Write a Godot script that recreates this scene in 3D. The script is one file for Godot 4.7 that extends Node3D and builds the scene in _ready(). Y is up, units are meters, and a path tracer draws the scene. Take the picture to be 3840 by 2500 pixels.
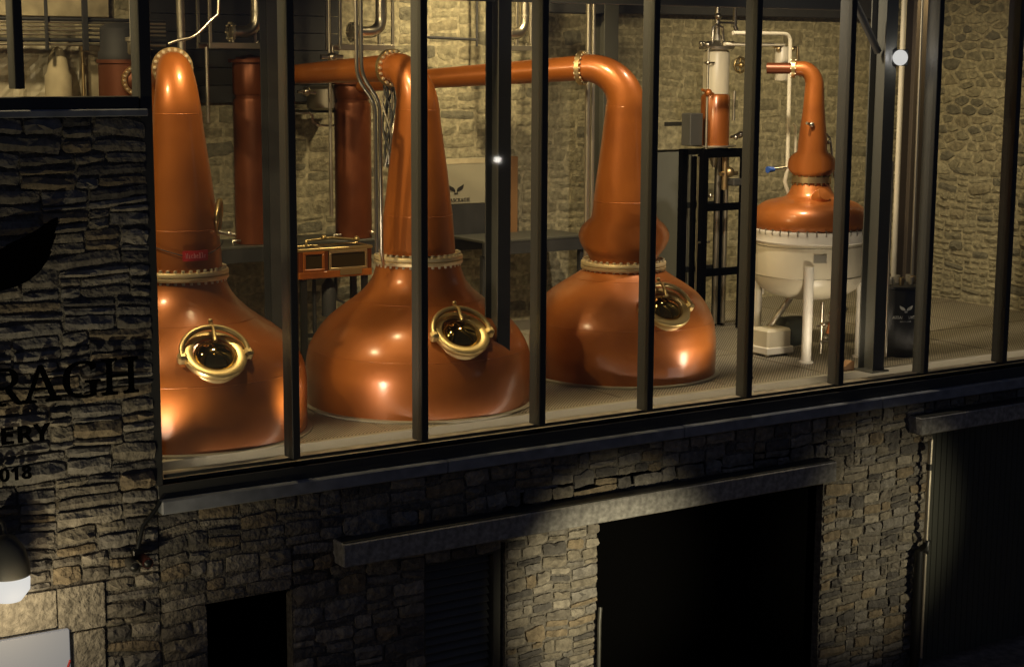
extends Node3D
# Night view of a stone distillery: copper pot stills behind a tall steel framed window, rubble walls lit by lamps.

const EYE := Vector3(0.0, 7.55, 14.2155)
const YAW := 0.574352
const PITCH := 0.162017
const ROLL := 0.005352
const FOV := 22.257
const FLOOR := 3.80
var cam_f: Vector3
var cam_r: Vector3
var cam_u: Vector3
var names := {}
var M := {}
var rng := RandomNumberGenerator.new()

# ---------------------------------------------------------------- mesh builder
class MB:
	var v := PackedVector3Array()
	var n := PackedVector3Array()
	var xf := Transform3D()
	func tri(a: Vector3, b: Vector3, c: Vector3, na: Vector3, nb: Vector3, nc: Vector3) -> void:
		var g := (c - a).cross(b - a)
		if g.length_squared() < 1e-16:
			return
		if g.dot(na + nb + nc) < 0.0:
			var t := b
			b = c
			c = t
			t = nb
			nb = nc
			nc = t
		v.append(xf * a); v.append(xf * b); v.append(xf * c)
		n.append((xf.basis * na).normalized()); n.append((xf.basis * nb).normalized()); n.append((xf.basis * nc).normalized())
	func flat(a: Vector3, b: Vector3, c: Vector3, out: Vector3) -> void:
		var g := (c - a).cross(b - a)
		if g.dot(out) < 0.0:
			g = -g
		g = g.normalized()
		tri(a, b, c, g, g, g)
	func quad(a: Vector3, b: Vector3, c: Vector3, d: Vector3, out: Vector3) -> void:
		flat(a, b, c, out)
		flat(a, c, d, out)
	func box(c: Vector3, s: Vector3, bev := 0.0, basis := Basis()) -> MB:
		var h := s * 0.5
		var b: float = min(bev, min(h.x, min(h.y, h.z)) * 0.9)
		var keep := xf
		xf = xf * Transform3D(basis, c)
		for ax in 3:
			for sg in [-1.0, 1.0]:
				var o := Vector3.ZERO
				o[ax] = sg
				var u := (ax + 1) % 3
				var w := (ax + 2) % 3
				var p := []
				for k in [[-1, -1], [1, -1], [1, 1], [-1, 1]]:
					var q := Vector3.ZERO
					q[ax] = sg * h[ax]
					q[u] = k[0] * (h[u] - b)
					q[w] = k[1] * (h[w] - b)
					p.append(q)
				quad(p[0], p[1], p[2], p[3], o)
				if b > 0.0:
					for s2 in [-1.0, 1.0]:
						var e := []
						for k in [-1.0, 1.0]:
							var q1 := Vector3.ZERO
							q1[ax] = sg * h[ax]
							q1[u] = s2 * (h[u] - b)
							q1[w] = k * (h[w] - b)
							var q2 := q1
							q2[ax] = sg * (h[ax] - b)
							q2[u] = s2 * h[u]
							e.append(q1)
							e.append(q2)
						var o2 := Vector3.ZERO
						o2[ax] = sg
						o2[u] = s2
						quad(e[0], e[1], e[3], e[2], o2)
		if b > 0.0:
			for sx in [-1.0, 1.0]:
				for sy in [-1.0, 1.0]:
					for sz in [-1.0, 1.0]:
						var s3 := Vector3(sx, sy, sz)
						var c0 := s3 * h
						flat(c0 - Vector3(0, sy * b, sz * b), c0 - Vector3(sx * b, 0, sz * b), c0 - Vector3(sx * b, sy * b, 0), s3)
		xf = keep
		return self
	# profile: points (radius, height) about the y axis
	func lathe(p: Array, seg := 48, a0 := 0.0, a1 := TAU) -> MB:
		var k := p.size()
		var sn := []
		for i in k - 1:
			var d: Vector2 = p[i + 1] - p[i]
			sn.append(Vector2(d.y, -d.x).normalized())
		# outward means towards larger radius or, for discs, away from the inside: decided by direction of travel
		for i in k - 1:
			var m: Vector2 = sn[i]
			var n0: Vector2 = m
			var n1: Vector2 = m
			if i > 0 and sn[i - 1].dot(m) > 0.7:
				n0 = (sn[i - 1] + m).normalized()
			if i < k - 2 and sn[i + 1].dot(m) > 0.7:
				n1 = (sn[i + 1] + m).normalized()
			for j in seg:
				var t0 := a0 + (a1 - a0) * j / seg
				var t1 := a0 + (a1 - a0) * (j + 1) / seg
				var d0 := Vector3(cos(t0), 0, sin(t0))
				var d1 := Vector3(cos(t1), 0, sin(t1))
				var A: Vector3 = d0 * p[i].x + Vector3.UP * p[i].y
				var B: Vector3 = d1 * p[i].x + Vector3.UP * p[i].y
				var C: Vector3 = d1 * p[i + 1].x + Vector3.UP * p[i + 1].y
				var D: Vector3 = d0 * p[i + 1].x + Vector3.UP * p[i + 1].y
				var nA := d0 * n0.x + Vector3.UP * n0.y
				var nB := d1 * n0.x + Vector3.UP * n0.y
				var nC := d1 * n1.x + Vector3.UP * n1.y
				var nD := d0 * n1.x + Vector3.UP * n1.y
				tri(A, B, C, nA, nB, nC)
				tri(A, C, D, nA, nC, nD)
		return self
	func tube(path: Array, radii: Array, seg := 16, caps := true) -> MB:
		var k := path.size()
		var up := Vector3(0.123, 0.9, 0.31)
		var rings := []
		var rn := []
		var prev := Vector3.ZERO
		for i in k:
			var d: Vector3
			if i == 0: d = path[1] - path[0]
			elif i == k - 1: d = path[k - 1] - path[k - 2]
			else: d = (path[i + 1] - path[i]).normalized() + (path[i] - path[i - 1]).normalized()
			d = d.normalized()
			if i == 0:
				prev = d.cross(up).normalized()
			var x := (prev - d * prev.dot(d)).normalized()
			prev = x
			var y := d.cross(x)
			var r: float = radii[min(i, radii.size() - 1)]
			var ring := []
			var ns := []
			for j in seg + 1:
				var t := TAU * j / seg
				var o := x * cos(t) + y * sin(t)
				ring.append(path[i] + o * r)
				ns.append(o)
			rings.append(ring)
			rn.append(ns)
		for i in k - 1:
			for j in seg:
				tri(rings[i][j], rings[i][j + 1], rings[i + 1][j + 1], rn[i][j], rn[i][j + 1], rn[i + 1][j + 1])
				tri(rings[i][j], rings[i + 1][j + 1], rings[i + 1][j], rn[i][j], rn[i + 1][j + 1], rn[i + 1][j])
		if caps:
			for e in [0, k - 1]:
				var o: Vector3 = (path[0] - path[1]) if e == 0 else (path[k - 1] - path[k - 2])
				for j in seg:
					flat(path[e], rings[e][j], rings[e][j + 1], o)
		return self
	func torus(R: float, r: float, seg := 40, sides := 10, a0 := 0.0, a1 := TAU, sq := 1.0) -> MB:
		for i in seg:
			for j in sides:
				var P := []
				var N := []
				for q in [[i, j], [i + 1, j], [i + 1, j + 1], [i, j + 1]]:
					var a: float = a0 + (a1 - a0) * q[0] / seg
					var b: float = TAU * q[1] / sides
					var d := Vector3(cos(a), 0, sin(a))
					P.append(d * (R + r * cos(b)) + Vector3.UP * r * sq * sin(b))
					N.append((d * cos(b) + Vector3.UP * sin(b)).normalized())
				tri(P[0], P[1], P[2], N[0], N[1], N[2])
				tri(P[0], P[2], P[3], N[0], N[2], N[3])
		return self
	func ball(c: Vector3, r: float, seg := 10) -> MB:
		var keep := xf
		xf = xf * Transform3D(Basis(), c)
		var p := []
		for i in seg / 2 + 1:
			var t := -PI / 2 + PI * i / (seg / 2)
			p.append(Vector2(maxf(r * cos(t), 0.00001), r * sin(t)))
		for i in p.size() - 1:
			for j in seg:
				var q := []
				for w in [[i, j], [i, j + 1], [i + 1, j + 1], [i + 1, j]]:
					var a: float = TAU * w[1] / seg
					q.append(Vector3(cos(a) * p[w[0]].x, p[w[0]].y, sin(a) * p[w[0]].x))
				tri(q[0], q[1], q[2], q[0].normalized(), q[1].normalized(), q[2].normalized())
				tri(q[0], q[2], q[3], q[0].normalized(), q[2].normalized(), q[3].normalized())
		xf = keep
		return self
	func poly(pts: PackedVector2Array, z0: float, z1: float) -> MB:
		var ix := Geometry2D.triangulate_polygon(pts)
		for i in range(0, ix.size(), 3):
			var a := pts[ix[i]]
			var b := pts[ix[i + 1]]
			var c := pts[ix[i + 2]]
			flat(Vector3(a.x, a.y, z1), Vector3(b.x, b.y, z1), Vector3(c.x, c.y, z1), Vector3.BACK)
			flat(Vector3(a.x, a.y, z0), Vector3(b.x, b.y, z0), Vector3(c.x, c.y, z0), Vector3.FORWARD)
		var cw := Geometry2D.is_polygon_clockwise(pts)
		for i in pts.size():
			var a := pts[i]
			var b := pts[(i + 1) % pts.size()]
			var d := b - a
			var o := Vector3(d.y, -d.x, 0) * (1.0 if not cw else -1.0)
			quad(Vector3(a.x, a.y, z0), Vector3(b.x, b.y, z0), Vector3(b.x, b.y, z1), Vector3(a.x, a.y, z1), o)
		return self
	func quad2(x0: float, x1: float, y0: float, y1: float, z: float) -> MB:
		quad(Vector3(x0, y0, z), Vector3(x1, y0, z), Vector3(x1, y1, z), Vector3(x0, y1, z), Vector3.BACK)
		return self
	func add(m: ArrayMesh, t: Transform3D) -> MB:
		var s := m.surface_get_arrays(0)
		var vs: PackedVector3Array = s[Mesh.ARRAY_VERTEX]
		var ns: PackedVector3Array = s[Mesh.ARRAY_NORMAL]
		var nb := t.basis.inverse().transposed()
		for i in vs.size():
			v.append(t * vs[i])
			n.append((nb * ns[i]).normalized())
		return self
	func mesh() -> ArrayMesh:
		var a := []
		a.resize(Mesh.ARRAY_MAX)
		a[Mesh.ARRAY_VERTEX] = v
		a[Mesh.ARRAY_NORMAL] = n
		var m := ArrayMesh.new()
		m.add_surface_from_arrays(Mesh.PRIMITIVE_TRIANGLES, a)
		return m

# ---------------------------------------------------------------- scene helpers
func numbered(called: String) -> String:
	var k: int = names.get(called, 0)
	names[called] = k + 1
	return called if k == 0 else "%s_%03d" % [called, k]

func thing(called: String, label: String, category: String, at := Vector3.ZERO, group := "") -> Node3D:
	var o := Node3D.new()
	o.name = numbered(called)
	add_child(o)
	o.position = at
	o.set_meta("label", label)
	o.set_meta("category", category)
	if group: o.set_meta("group", group)
	return o

func part(parent: Node, called: String, b: MB, m: Material, label := "") -> MeshInstance3D:
	var o := MeshInstance3D.new()
	o.name = called
	o.mesh = b.mesh()
	o.material_override = m
	parent.add_child(o, true)
	if label: o.set_meta("label", label)
	return o

func struct(called: String, b: MB, m: Material) -> MeshInstance3D:
	var o := part(self, called, b, m)
	o.set_meta("kind", "structure")
	return o

func single(called: String, b: MB, m: Material, label: String, category: String, group := "") -> MeshInstance3D:
	var o := MeshInstance3D.new()
	o.name = numbered(called)
	o.mesh = b.mesh()
	o.material_override = m
	add_child(o)
	o.set_meta("label", label)
	o.set_meta("category", category)
	if group: o.set_meta("group", group)
	return o

func stuff(o: Node) -> void:
	o.set_meta("kind", "stuff")

func screen(p: Vector3) -> Vector3:
	var d := p - EYE
	var z := d.dot(cam_f)
	var k := 1.0 / tan(deg_to_rad(FOV) * 0.5)
	return Vector3(d.dot(cam_r) / z * k * 666.0 / 1024.0, d.dot(cam_u) / z * k, z)

func lin(r: float, g: float, b: float) -> Color:
	return Color(r, g, b).linear_to_srgb()

func noise_tex(freq: float, lo: Color, hi: Color, sd: int, oct := 5, size := 512) -> NoiseTexture2D:
	var f := FastNoiseLite.new()
	f.noise_type = FastNoiseLite.TYPE_SIMPLEX_SMOOTH
	f.frequency = freq
	f.fractal_octaves = oct
	f.seed = sd
	var t := NoiseTexture2D.new()
	t.width = size
	t.height = size
	t.seamless = true
	t.noise = f
	t.generate_mipmaps = false
	var g := Gradient.new()
	g.set_color(0, lo)
	g.set_color(1, hi)
	t.color_ramp = g
	return t

func mat(r: float, g: float, b: float, rough := 0.6, metal := 0.0) -> StandardMaterial3D:
	var m := StandardMaterial3D.new()
	m.albedo_color = lin(r, g, b)
	m.roughness = rough
	m.metallic = metal
	return m

func triplanar(m: StandardMaterial3D, s: float) -> void:
	m.uv1_triplanar = true
	m.uv1_world_triplanar = true
	m.uv1_scale = Vector3(s, s, s)

func make_materials() -> void:
	var mott := noise_tex(0.012, Color(0.62, 0.62, 0.62), Color(1, 1, 1), 3, 5)
	var rough_h := noise_tex(0.02, Color(0, 0, 0), Color(1, 1, 1), 9, 6)
	var smear := noise_tex(0.009, Color(0.74, 0.74, 0.74), Color(1, 1, 1), 21, 4)
	# rubble stone outside: grey limestone in several tones
	var tones := [[0.32, 0.285, 0.215], [0.25, 0.225, 0.18], [0.42, 0.38, 0.30], [0.15, 0.14, 0.125], [0.30, 0.28, 0.24], [0.33, 0.265, 0.17]]
	M.stone = []
	for t in tones:
		var m := mat(t[0], t[1], t[2], 0.92)
		m.albedo_texture = mott
		m.heightmap_enabled = true
		m.heightmap_texture = rough_h
		m.heightmap_scale = 2.2
		triplanar(m, 1.3)
		M.stone.append(m)
	M.inner = []
	for t in [[0.37, 0.335, 0.215], [0.29, 0.265, 0.175], [0.45, 0.41, 0.27], [0.22, 0.205, 0.145], [0.34, 0.30, 0.19]]:
		var m := mat(t[0], t[1], t[2], 0.92)
		m.albedo_texture = mott
		m.heightmap_enabled = true
		m.heightmap_texture = rough_h
		m.heightmap_scale = 1.2
		triplanar(m, 1.1)
		M.inner.append(m)
	M.mortar = mat(0.24, 0.22, 0.18, 0.95)
	M.mortar.albedo_texture = mott
	M.mortar.heightmap_enabled = true
	M.mortar.heightmap_texture = rough_h
	M.mortar.heightmap_scale = 2.0
	triplanar(M.mortar, 2.0)
	M.inner_mortar = mat(0.48, 0.43, 0.28, 0.95)
	M.inner_mortar.albedo_texture = mott
	triplanar(M.inner_mortar, 1.5)
	M.concrete = mat(0.42, 0.41, 0.37, 0.8)
	M.concrete.albedo_texture = mott
	M.concrete.heightmap_enabled = true
	M.concrete.heightmap_texture = rough_h
	M.concrete.heightmap_scale = 0.5
	triplanar(M.concrete, 1.6)
	M.sill = mat(0.30, 0.32, 0.34, 0.55)
	M.sill.albedo_texture = smear
	triplanar(M.sill, 0.7)
	M.frame = mat(0.042, 0.042, 0.037, 0.45)
	M.black = mat(0.002, 0.002, 0.002, 0.9)
	M.black.specular_mode = BaseMaterial3D.SPECULAR_DISABLED
	M.black_paint = mat(0.012, 0.013, 0.012, 0.38)
	M.dark_green = mat(0.045, 0.050, 0.038, 0.5)
	M.slat = mat(0.11, 0.11, 0.095, 0.55)
	M.steel_paint = mat(0.055, 0.055, 0.045, 0.45)
	M.dark_wall = mat(0.03, 0.03, 0.03, 0.7)
	M.dark_wall.albedo_texture = smear
	triplanar(M.dark_wall, 0.5)
	# lacquered copper
	var cop := mat(0.52, 0.160, 0.022, 0.45, 0.45)
	cop.albedo_texture = noise_tex(0.004, Color(0.70, 0.66, 0.62), Color(1, 1, 1), 31, 5)
	cop.clearcoat_enabled = true
	cop.clearcoat = 0.6
	cop.clearcoat_roughness = 0.2
	triplanar(cop, 0.35)
	M.copper = cop
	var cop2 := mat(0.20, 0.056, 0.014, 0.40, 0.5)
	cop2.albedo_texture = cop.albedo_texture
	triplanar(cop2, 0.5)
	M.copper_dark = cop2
	M.brass = mat(0.52, 0.39, 0.17, 0.36, 0.9)
	M.bolt = mat(0.75, 0.66, 0.45, 0.35, 0.6)
	M.safe_glass = mat(0.030, 0.019, 0.006, 0.08)
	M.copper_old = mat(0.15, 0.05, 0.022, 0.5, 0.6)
	M.brass_worn = mat(0.62, 0.47, 0.24, 0.42, 1.0)
	M.brass_collar = mat(0.74, 0.60, 0.34, 0.5, 0.7)
	M.brass_lens = mat(0.30, 0.20, 0.05, 0.06, 1.0)
	M.steel = mat(0.60, 0.55, 0.44, 0.3, 1.0)
	M.steel_satin = mat(0.52, 0.48, 0.38, 0.45, 1.0)
	M.cream = mat(0.62, 0.56, 0.41, 0.38)
	M.cream.clearcoat_enabled = true
	M.cream.clearcoat = 0.3
	M.white_paint = mat(0.72, 0.68, 0.58, 0.4)
	M.grey_box = mat(0.06, 0.058, 0.05, 0.5)
	M.timber = mat(0.20, 0.105, 0.04, 0.6)
	M.brown_steel = mat(0.06, 0.045, 0.028, 0.6)
	M.red = mat(0.42, 0.02, 0.018, 0.35)
	M.dark_red = mat(0.06, 0.012, 0.010, 0.5)
	M.red_text = mat(0.62, 0.22, 0.22, 0.5)
	M.blue = mat(0.03, 0.09, 0.35, 0.4)
	M.yellow = mat(0.6, 0.45, 0.05, 0.5)
	M.plaster = mat(0.50, 0.43, 0.28, 0.9)
	M.plaster.albedo_texture = smear
	triplanar(M.plaster, 0.6)
	M.sheet = mat(0.46, 0.42, 0.31, 0.35)
	M.banner = mat(0.27, 0.25, 0.18, 0.7)
	M.ink = mat(0.01, 0.009, 0.007, 0.6)
	M.white_ink = mat(0.55, 0.55, 0.52, 0.5)
	M.door_grey = mat(0.13, 0.135, 0.125, 0.5)
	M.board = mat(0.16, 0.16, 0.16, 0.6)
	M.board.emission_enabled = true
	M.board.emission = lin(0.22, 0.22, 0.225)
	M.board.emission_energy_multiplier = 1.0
	M.lamp_glow = mat(0.01, 0.01, 0.01, 1.0)
	M.lamp_glow.specular_mode = BaseMaterial3D.SPECULAR_DISABLED
	M.lamp_glow.emission_enabled = true
	M.lamp_glow.emission = lin(0.95, 0.93, 0.88)
	M.street_glow = mat(0.1, 0.1, 0.1, 0.5)
	M.street_glow.emission_enabled = true
	M.street_glow.emission = lin(0.95, 0.92, 0.86)
	M.street_glow.emission_energy_multiplier = 14.0
	M.ceiling = mat(0.05, 0.05, 0.045, 0.9)
	M.inner_wall = mat(0.3, 0.26, 0.18, 0.9)
	# perforated floor plate: rows of round holes
	var im := Image.create(128, 128, false, Image.FORMAT_RGB8)
	var hm := Image.create(128, 128, false, Image.FORMAT_RGB8)
	for y in 128:
		for x in 128:
			var best := 1e9
			for c in [[0, 0], [32, 32], [64, 0], [96, 32], [0, 64], [32, 96], [64, 64], [96, 96]]:
				var dx: float = absf(x - c[0]); dx = min(dx, 128 - dx)
				var dy: float = absf(y - c[1]); dy = min(dy, 128 - dy)
				best = min(best, sqrt(dx * dx + dy * dy))
			var k := clampf((best - 13.0) / 3.0, 0.0, 1.0)
			im.set_pixel(x, y, Color(1, 1, 1).lerp(Color(0.18, 0.17, 0.15), 1.0 - k))
			hm.set_pixel(x, y, Color(k, k, k))
	var plate := mat(0.36, 0.32, 0.235, 0.5, 0.25)
	plate.albedo_texture = ImageTexture.create_from_image(im)
	plate.heightmap_enabled = true
	plate.heightmap_texture = ImageTexture.create_from_image(hm)
	plate.heightmap_scale = 0.6
	triplanar(plate, 12.0)
	M.plate = plate
	M.floor_edge = mat(0.27, 0.23, 0.16, 0.6)
	M.floor_edge.albedo_texture = smear
	triplanar(M.floor_edge, 0.9)
	M.nosing = mat(0.32, 0.29, 0.21, 0.5, 0.2)
	M.paving = mat(0.30, 0.24, 0.18, 0.9)
	M.paving.albedo_texture = mott
	M.paving.heightmap_enabled = true
	M.paving.heightmap_texture = rough_h
	M.paving.heightmap_scale = 1.5
	triplanar(M.paving, 0.9)
	var gl := mat(0.9, 0.92, 0.9, 0.02)
	gl.transparency = BaseMaterial3D.TRANSPARENCY_ALPHA
	gl.albedo_color = Color(0.75, 0.77, 0.74, 0.07)
	M.glass = gl

# ---------------------------------------------------------------- stone walls
var pools := []

func stone_mesh(r: RandomNumberGenerator, asp: float) -> ArrayMesh:
	# unit stone: x and y from -0.5 to 0.5, front around z = 1, back at z = -0.6
	var nx := 4 if asp > 1.6 else 3
	var ny := 3 if asp < 2.6 else 2
	var jx := 0.05 / maxf(asp * 0.6, 1.0)
	var c := []
	for s in [[-1, -1], [1, -1], [1, 1], [-1, 1]]:
		c.append(Vector2(s[0] * 0.5 + r.randf_range(-jx, jx) - s[0] * jx * r.randf(), s[1] * 0.5 + r.randf_range(-0.09, 0.09) - s[1] * 0.05))
	var g := []
	var tx := r.randf_range(-0.35, 0.35)
	var ty := r.randf_range(-0.45, 0.45)
	for j in ny + 1:
		var row := []
		for i in nx + 1:
			var u := float(i) / nx
			var w := float(j) / ny
			var p: Vector2 = c[0].lerp(c[1], u).lerp(c[3].lerp(c[2], u), w)
			var edge := i == 0 or j == 0 or i == nx or j == ny
			var z := 1.0 + tx * (u - 0.5) + ty * (w - 0.5)
			if edge:
				z = z * r.randf_range(0.25, 0.62)
				if not ((i == 0 or i == nx) and (j == 0 or j == ny)):
					p += Vector2(r.randf_range(-0.06, 0.05) / asp, r.randf_range(-0.10, 0.07))
				else:
					p = Vector2(p.x * (1.0 - 0.06 * r.randf() / asp - 0.02), p.y * (1.0 - 0.16 * r.randf() - 0.04))
					z *= 0.6
			else:
				z += r.randf_range(-0.5, 0.5)
				p += Vector2(r.randf_range(-0.07, 0.07), r.randf_range(-0.08, 0.08))
			row.append(Vector3(p.x, p.y, z))
		g.append(row)
	var b := MB.new()
	for j in ny:
		for i in nx:
			if r.randf() < 0.5:
				b.flat(g[j][i], g[j][i + 1], g[j + 1][i + 1], Vector3.BACK)
				b.flat(g[j][i], g[j + 1][i + 1], g[j + 1][i], Vector3.BACK)
			else:
				b.flat(g[j][i], g[j][i + 1], g[j + 1][i], Vector3.BACK)
				b.flat(g[j][i + 1], g[j + 1][i + 1], g[j + 1][i], Vector3.BACK)
	var rim := []
	for i in nx: rim.append(g[0][i])
	for j in ny: rim.append(g[j][nx])
	for i in nx: rim.append(g[ny][nx - i])
	for j in ny: rim.append(g[ny - j][0])
	for i in rim.size():
		var p: Vector3 = rim[i]
		var q: Vector3 = rim[(i + 1) % rim.size()]
		var pb := Vector3(p.x, p.y, -0.6)
		var qb := Vector3(q.x, q.y, -0.6)
		b.quad(p, q, qb, pb, Vector3(p.x + q.x, p.y + q.y, 0.0))
	return b.mesh()

func make_pools() -> void:
	rng.seed = 77
	for asp in [1.1, 2.0, 3.4]:
		var a := []
		for k in 14: a.append(stone_mesh(rng, asp))
		pools.append(a)

# is the stone in view, and how large does it look
func seen_size(pos: Vector3, nrm: Vector3, area: float) -> float:
	var s := screen(pos)
	if s.z > 0.0 and absf(s.x) < 1.04 and absf(s.y) < 1.06:
		return area / (s.z * s.z) * absf(nrm.dot((EYE - pos).normalized()))
	if absf(s.x) > 1.3 or absf(s.y) > 1.35:
		return -1.0
	return 0.0

func split_rect(r: Rect2, lr: Vector2, hr: Vector2, out: Array) -> void:
	# random squared rubble: keep halving a block until its pieces have stone size
	var w := r.size.x
	var h := r.size.y
	var big_w := w > lr.y * rng.randf_range(0.62, 1.0)
	var big_h := h > hr.y * rng.randf_range(0.62, 1.0)
	if big_h and (not big_w or h > w * 0.42) and h > hr.x * 2.0:
		var f := rng.randf_range(0.3, 0.7)
		split_rect(Rect2(r.position, Vector2(w, h * f)), lr, hr, out)
		split_rect(Rect2(r.position + Vector2(0, h * f), Vector2(w, h * (1.0 - f))), lr, hr, out)
	elif big_w and w > lr.x * 2.0:
		var f := rng.randf_range(0.28, 0.72)
		split_rect(Rect2(r.position, Vector2(w * f, h)), lr, hr, out)
		split_rect(Rect2(r.position + Vector2(w * f, 0), Vector2(w * (1.0 - f), h)), lr, hr, out)
	else:
		out.append(r)

# lays rough squared rubble on rectangles of one plane; returns [transform, mesh, tone, apparent size]
func lay(org: Vector3, ux: Vector3, nrm: Vector3, rects: Array, skip: Array, hr: Vector2, lr: Vector2, dr: Vector2, tones: int, gap := 0.012) -> Array:
	var out := []
	var warp := FastNoiseLite.new()
	warp.frequency = 0.9
	warp.seed = 8
	for rc in rects:
		var cells := []
		var y: float = rc[1]
		while y < rc[3] - 0.01:
			var h := rng.randf_range(hr.y * 1.1, hr.y * 2.3)
			if rc[3] - y - h < hr.x * 1.5: h = rc[3] - y
			var x: float = rc[0]
			while x < rc[2] - 0.01:
				var l := rng.randf_range(lr.y * 0.8, lr.y * 2.0)
				if rc[2] - x - l < lr.x * 1.2: l = rc[2] - x
				split_rect(Rect2(x, y, l, h), lr, hr, cells)
				x += l
			y += h
		for c in cells:
			var cx: float = c.position.x + c.size.x * 0.5
			var cyy: float = c.position.y + c.size.y * 0.5
			var w: float = c.size.x - gap
			var hh: float = c.size.y - gap
			if w < 0.03 or hh < 0.03: continue
			var bad := false
			for sk in skip:
				if cx > sk[0] - w * 0.3 and cx < sk[2] + w * 0.3 and cyy > sk[1] - hh * 0.3 and cyy < sk[3] + hh * 0.3: bad = true
			if bad: continue
			var asp := w / hh
			var pool := 0 if asp < 1.55 else (1 if asp < 2.7 else 2)
			var dep := rng.randf_range(dr.x, dr.y) * clampf(hh / hr.y * 1.3, 0.6, 1.4)
			var pos := org + ux * cx + Vector3.UP * cyy
			var sgn := -1.0 if rng.randf() < 0.5 else 1.0
			var tilt := rng.randf_range(-0.03, 0.03)
			var wv := warp.get_noise_2d(cx, cyy)
			tilt += clampf((warp.get_noise_2d(cx + 0.1, cyy) - warp.get_noise_2d(cx - 0.1, cyy)) * 0.05 / 0.2, -0.12, 0.12)
			pos += Vector3.UP * wv * 0.05 * clampf(minf(cyy - rc[1], rc[3] - cyy) / 0.25, 0.0, 1.0)
			var rot := Basis(ux, Vector3.UP, nrm) * Basis(Vector3.BACK, tilt + (PI if sgn < 0 else 0.0))
			var t := Transform3D(rot * Basis.from_scale(Vector3(w, hh, dep)), pos)
			var size := seen_size(pos, nrm, w * hh)
			if size < 0.0: continue
			out.append([t, pools[pool][rng.randi() % 14], rng.randi() % tones, size])
	return out

# random rubble bedded in wide mortar: cells round scattered seeds, each stone a low rounded pad
func lay_rubble(org: Vector3, ux: Vector3, nrm: Vector3, rc: Array, skip: Array, cw: float, ch: float, gap: float, dr: Vector2, tones: int) -> Array:
	var out := []
	var nx := int((rc[2] - rc[0]) / cw) + 1
	var ny := int((rc[3] - rc[1]) / ch) + 1
	var seeds := []
	for j in ny:
		var row := []
		for i in nx:
			var off := 0.5 if j % 2 == 0 else 0.0
			row.append(Vector2(rc[0] + (i + off + rng.randf_range(-0.36, 0.36)) * cw, rc[1] + (j + 0.5 + rng.randf_range(-0.34, 0.34)) * ch))
		seeds.append(row)
	var k := cw / ch
	for j in ny:
		for i in nx:
			var c: Vector2 = seeds[j][i]
			var pos := org + ux * c.x + Vector3.UP * c.y
			var size := seen_size(pos, nrm, cw * ch)
			if size < 0.0: continue
			var bad := false
			for s in skip:
				if c.x > s[0] - cw * 0.3 and c.x < s[2] + cw * 0.3 and c.y > s[1] - ch * 0.3 and c.y < s[3] + ch * 0.3: bad = true
			if bad: continue
			var poly := [Vector2(-cw, -ch), Vector2(cw, -ch), Vector2(cw, ch), Vector2(-cw, ch)]
			for dj in range(-2, 3):
				for di in range(-2, 3):
					var jj := j + dj
					var ii := i + di
					if (di == 0 and dj == 0) or jj < 0 or ii < 0 or jj >= ny or ii >= nx: continue
					var d: Vector2 = seeds[jj][ii] - c
					# metric stretched so that stones lie flat
					var n := Vector2(d.x, d.y * k * 0.9 * k * 0.9)
					var lim := n.dot(d * 0.5)
					var np := []
					for q in poly.size():
						var A: Vector2 = poly[q]
						var B: Vector2 = poly[(q + 1) % poly.size()]
						var fa := n.dot(A) - lim
						var fb := n.dot(B) - lim
						if fa <= 0.0: np.append(A)
						if fa * fb < 0.0: np.append(A.lerp(B, fa / (fa - fb)))
					poly = np
			if poly.size() < 3: continue
			var grown := Geometry2D.offset_polygon(PackedVector2Array(poly), -gap * rng.randf_range(0.35, 0.8), Geometry2D.JOIN_MITER)
			if grown.is_empty(): continue
			var outl := []
			var g: PackedVector2Array = grown[0]
			for q in g.size():
				var A := g[q]
				var B := g[(q + 1) % g.size()]
				if A.distance_to(B) < 0.02: continue
				outl.append(A.lerp(B, 0.13) + Vector2(rng.randf_range(-0.008, 0.008), rng.randf_range(-0.006, 0.006)))
				outl.append(A.lerp(B, 0.87) + Vector2(rng.randf_range(-0.008, 0.008), rng.randf_range(-0.006, 0.006)))
			if outl.size() < 5: continue
			var m := MB.new()
			var dep := rng.randf_range(dr.x, dr.y)
			var cen := Vector2.ZERO
			for q in outl: cen += q
			cen /= outl.size()
			var r1 := []
			for q in outl: r1.append(Vector3(lerpf(cen.x, q.x, 0.84), lerpf(cen.y, q.y, 0.80), dep * rng.randf_range(0.75, 1.15)))
			var top := Vector3(cen.x, cen.y, dep * rng.randf_range(0.8, 1.25))
			for q in outl.size():
				var q2 := (q + 1) % outl.size()
				var A := Vector3(outl[q].x, outl[q].y, -0.01)
				var B := Vector3(outl[q2].x, outl[q2].y, -0.01)
				m.quad(A, B, r1[q2], r1[q], Vector3(A.x - cen.x, A.y - cen.y, 0.03))
				m.flat(r1[q], r1[q2], top, Vector3.BACK)
			out.append([Transform3D(Basis(ux, Vector3.UP, nrm), pos), m.mesh(), rng.randi() % tones, size])
	return out

func put_stones(parent: Node, list: Array, mats: Array, most := 296) -> void:
	list.sort_custom(func(a, b): return a[3] > b[3])
	var rest := MB.new()
	for i in list.size():
		var s = list[i]
		if i < most and s[3] > 0.0:
			var o := MeshInstance3D.new()
			o.name = "stone"
			o.mesh = s[1]
			o.material_override = mats[s[2] % mats.size()]
			o.transform = s[0]
			parent.add_child(o, true)
		else:
			rest.add(s[1], s[0])
	if rest.v.size():
		stuff(part(parent, "small_stone_infill", rest, mats[0]))

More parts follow.
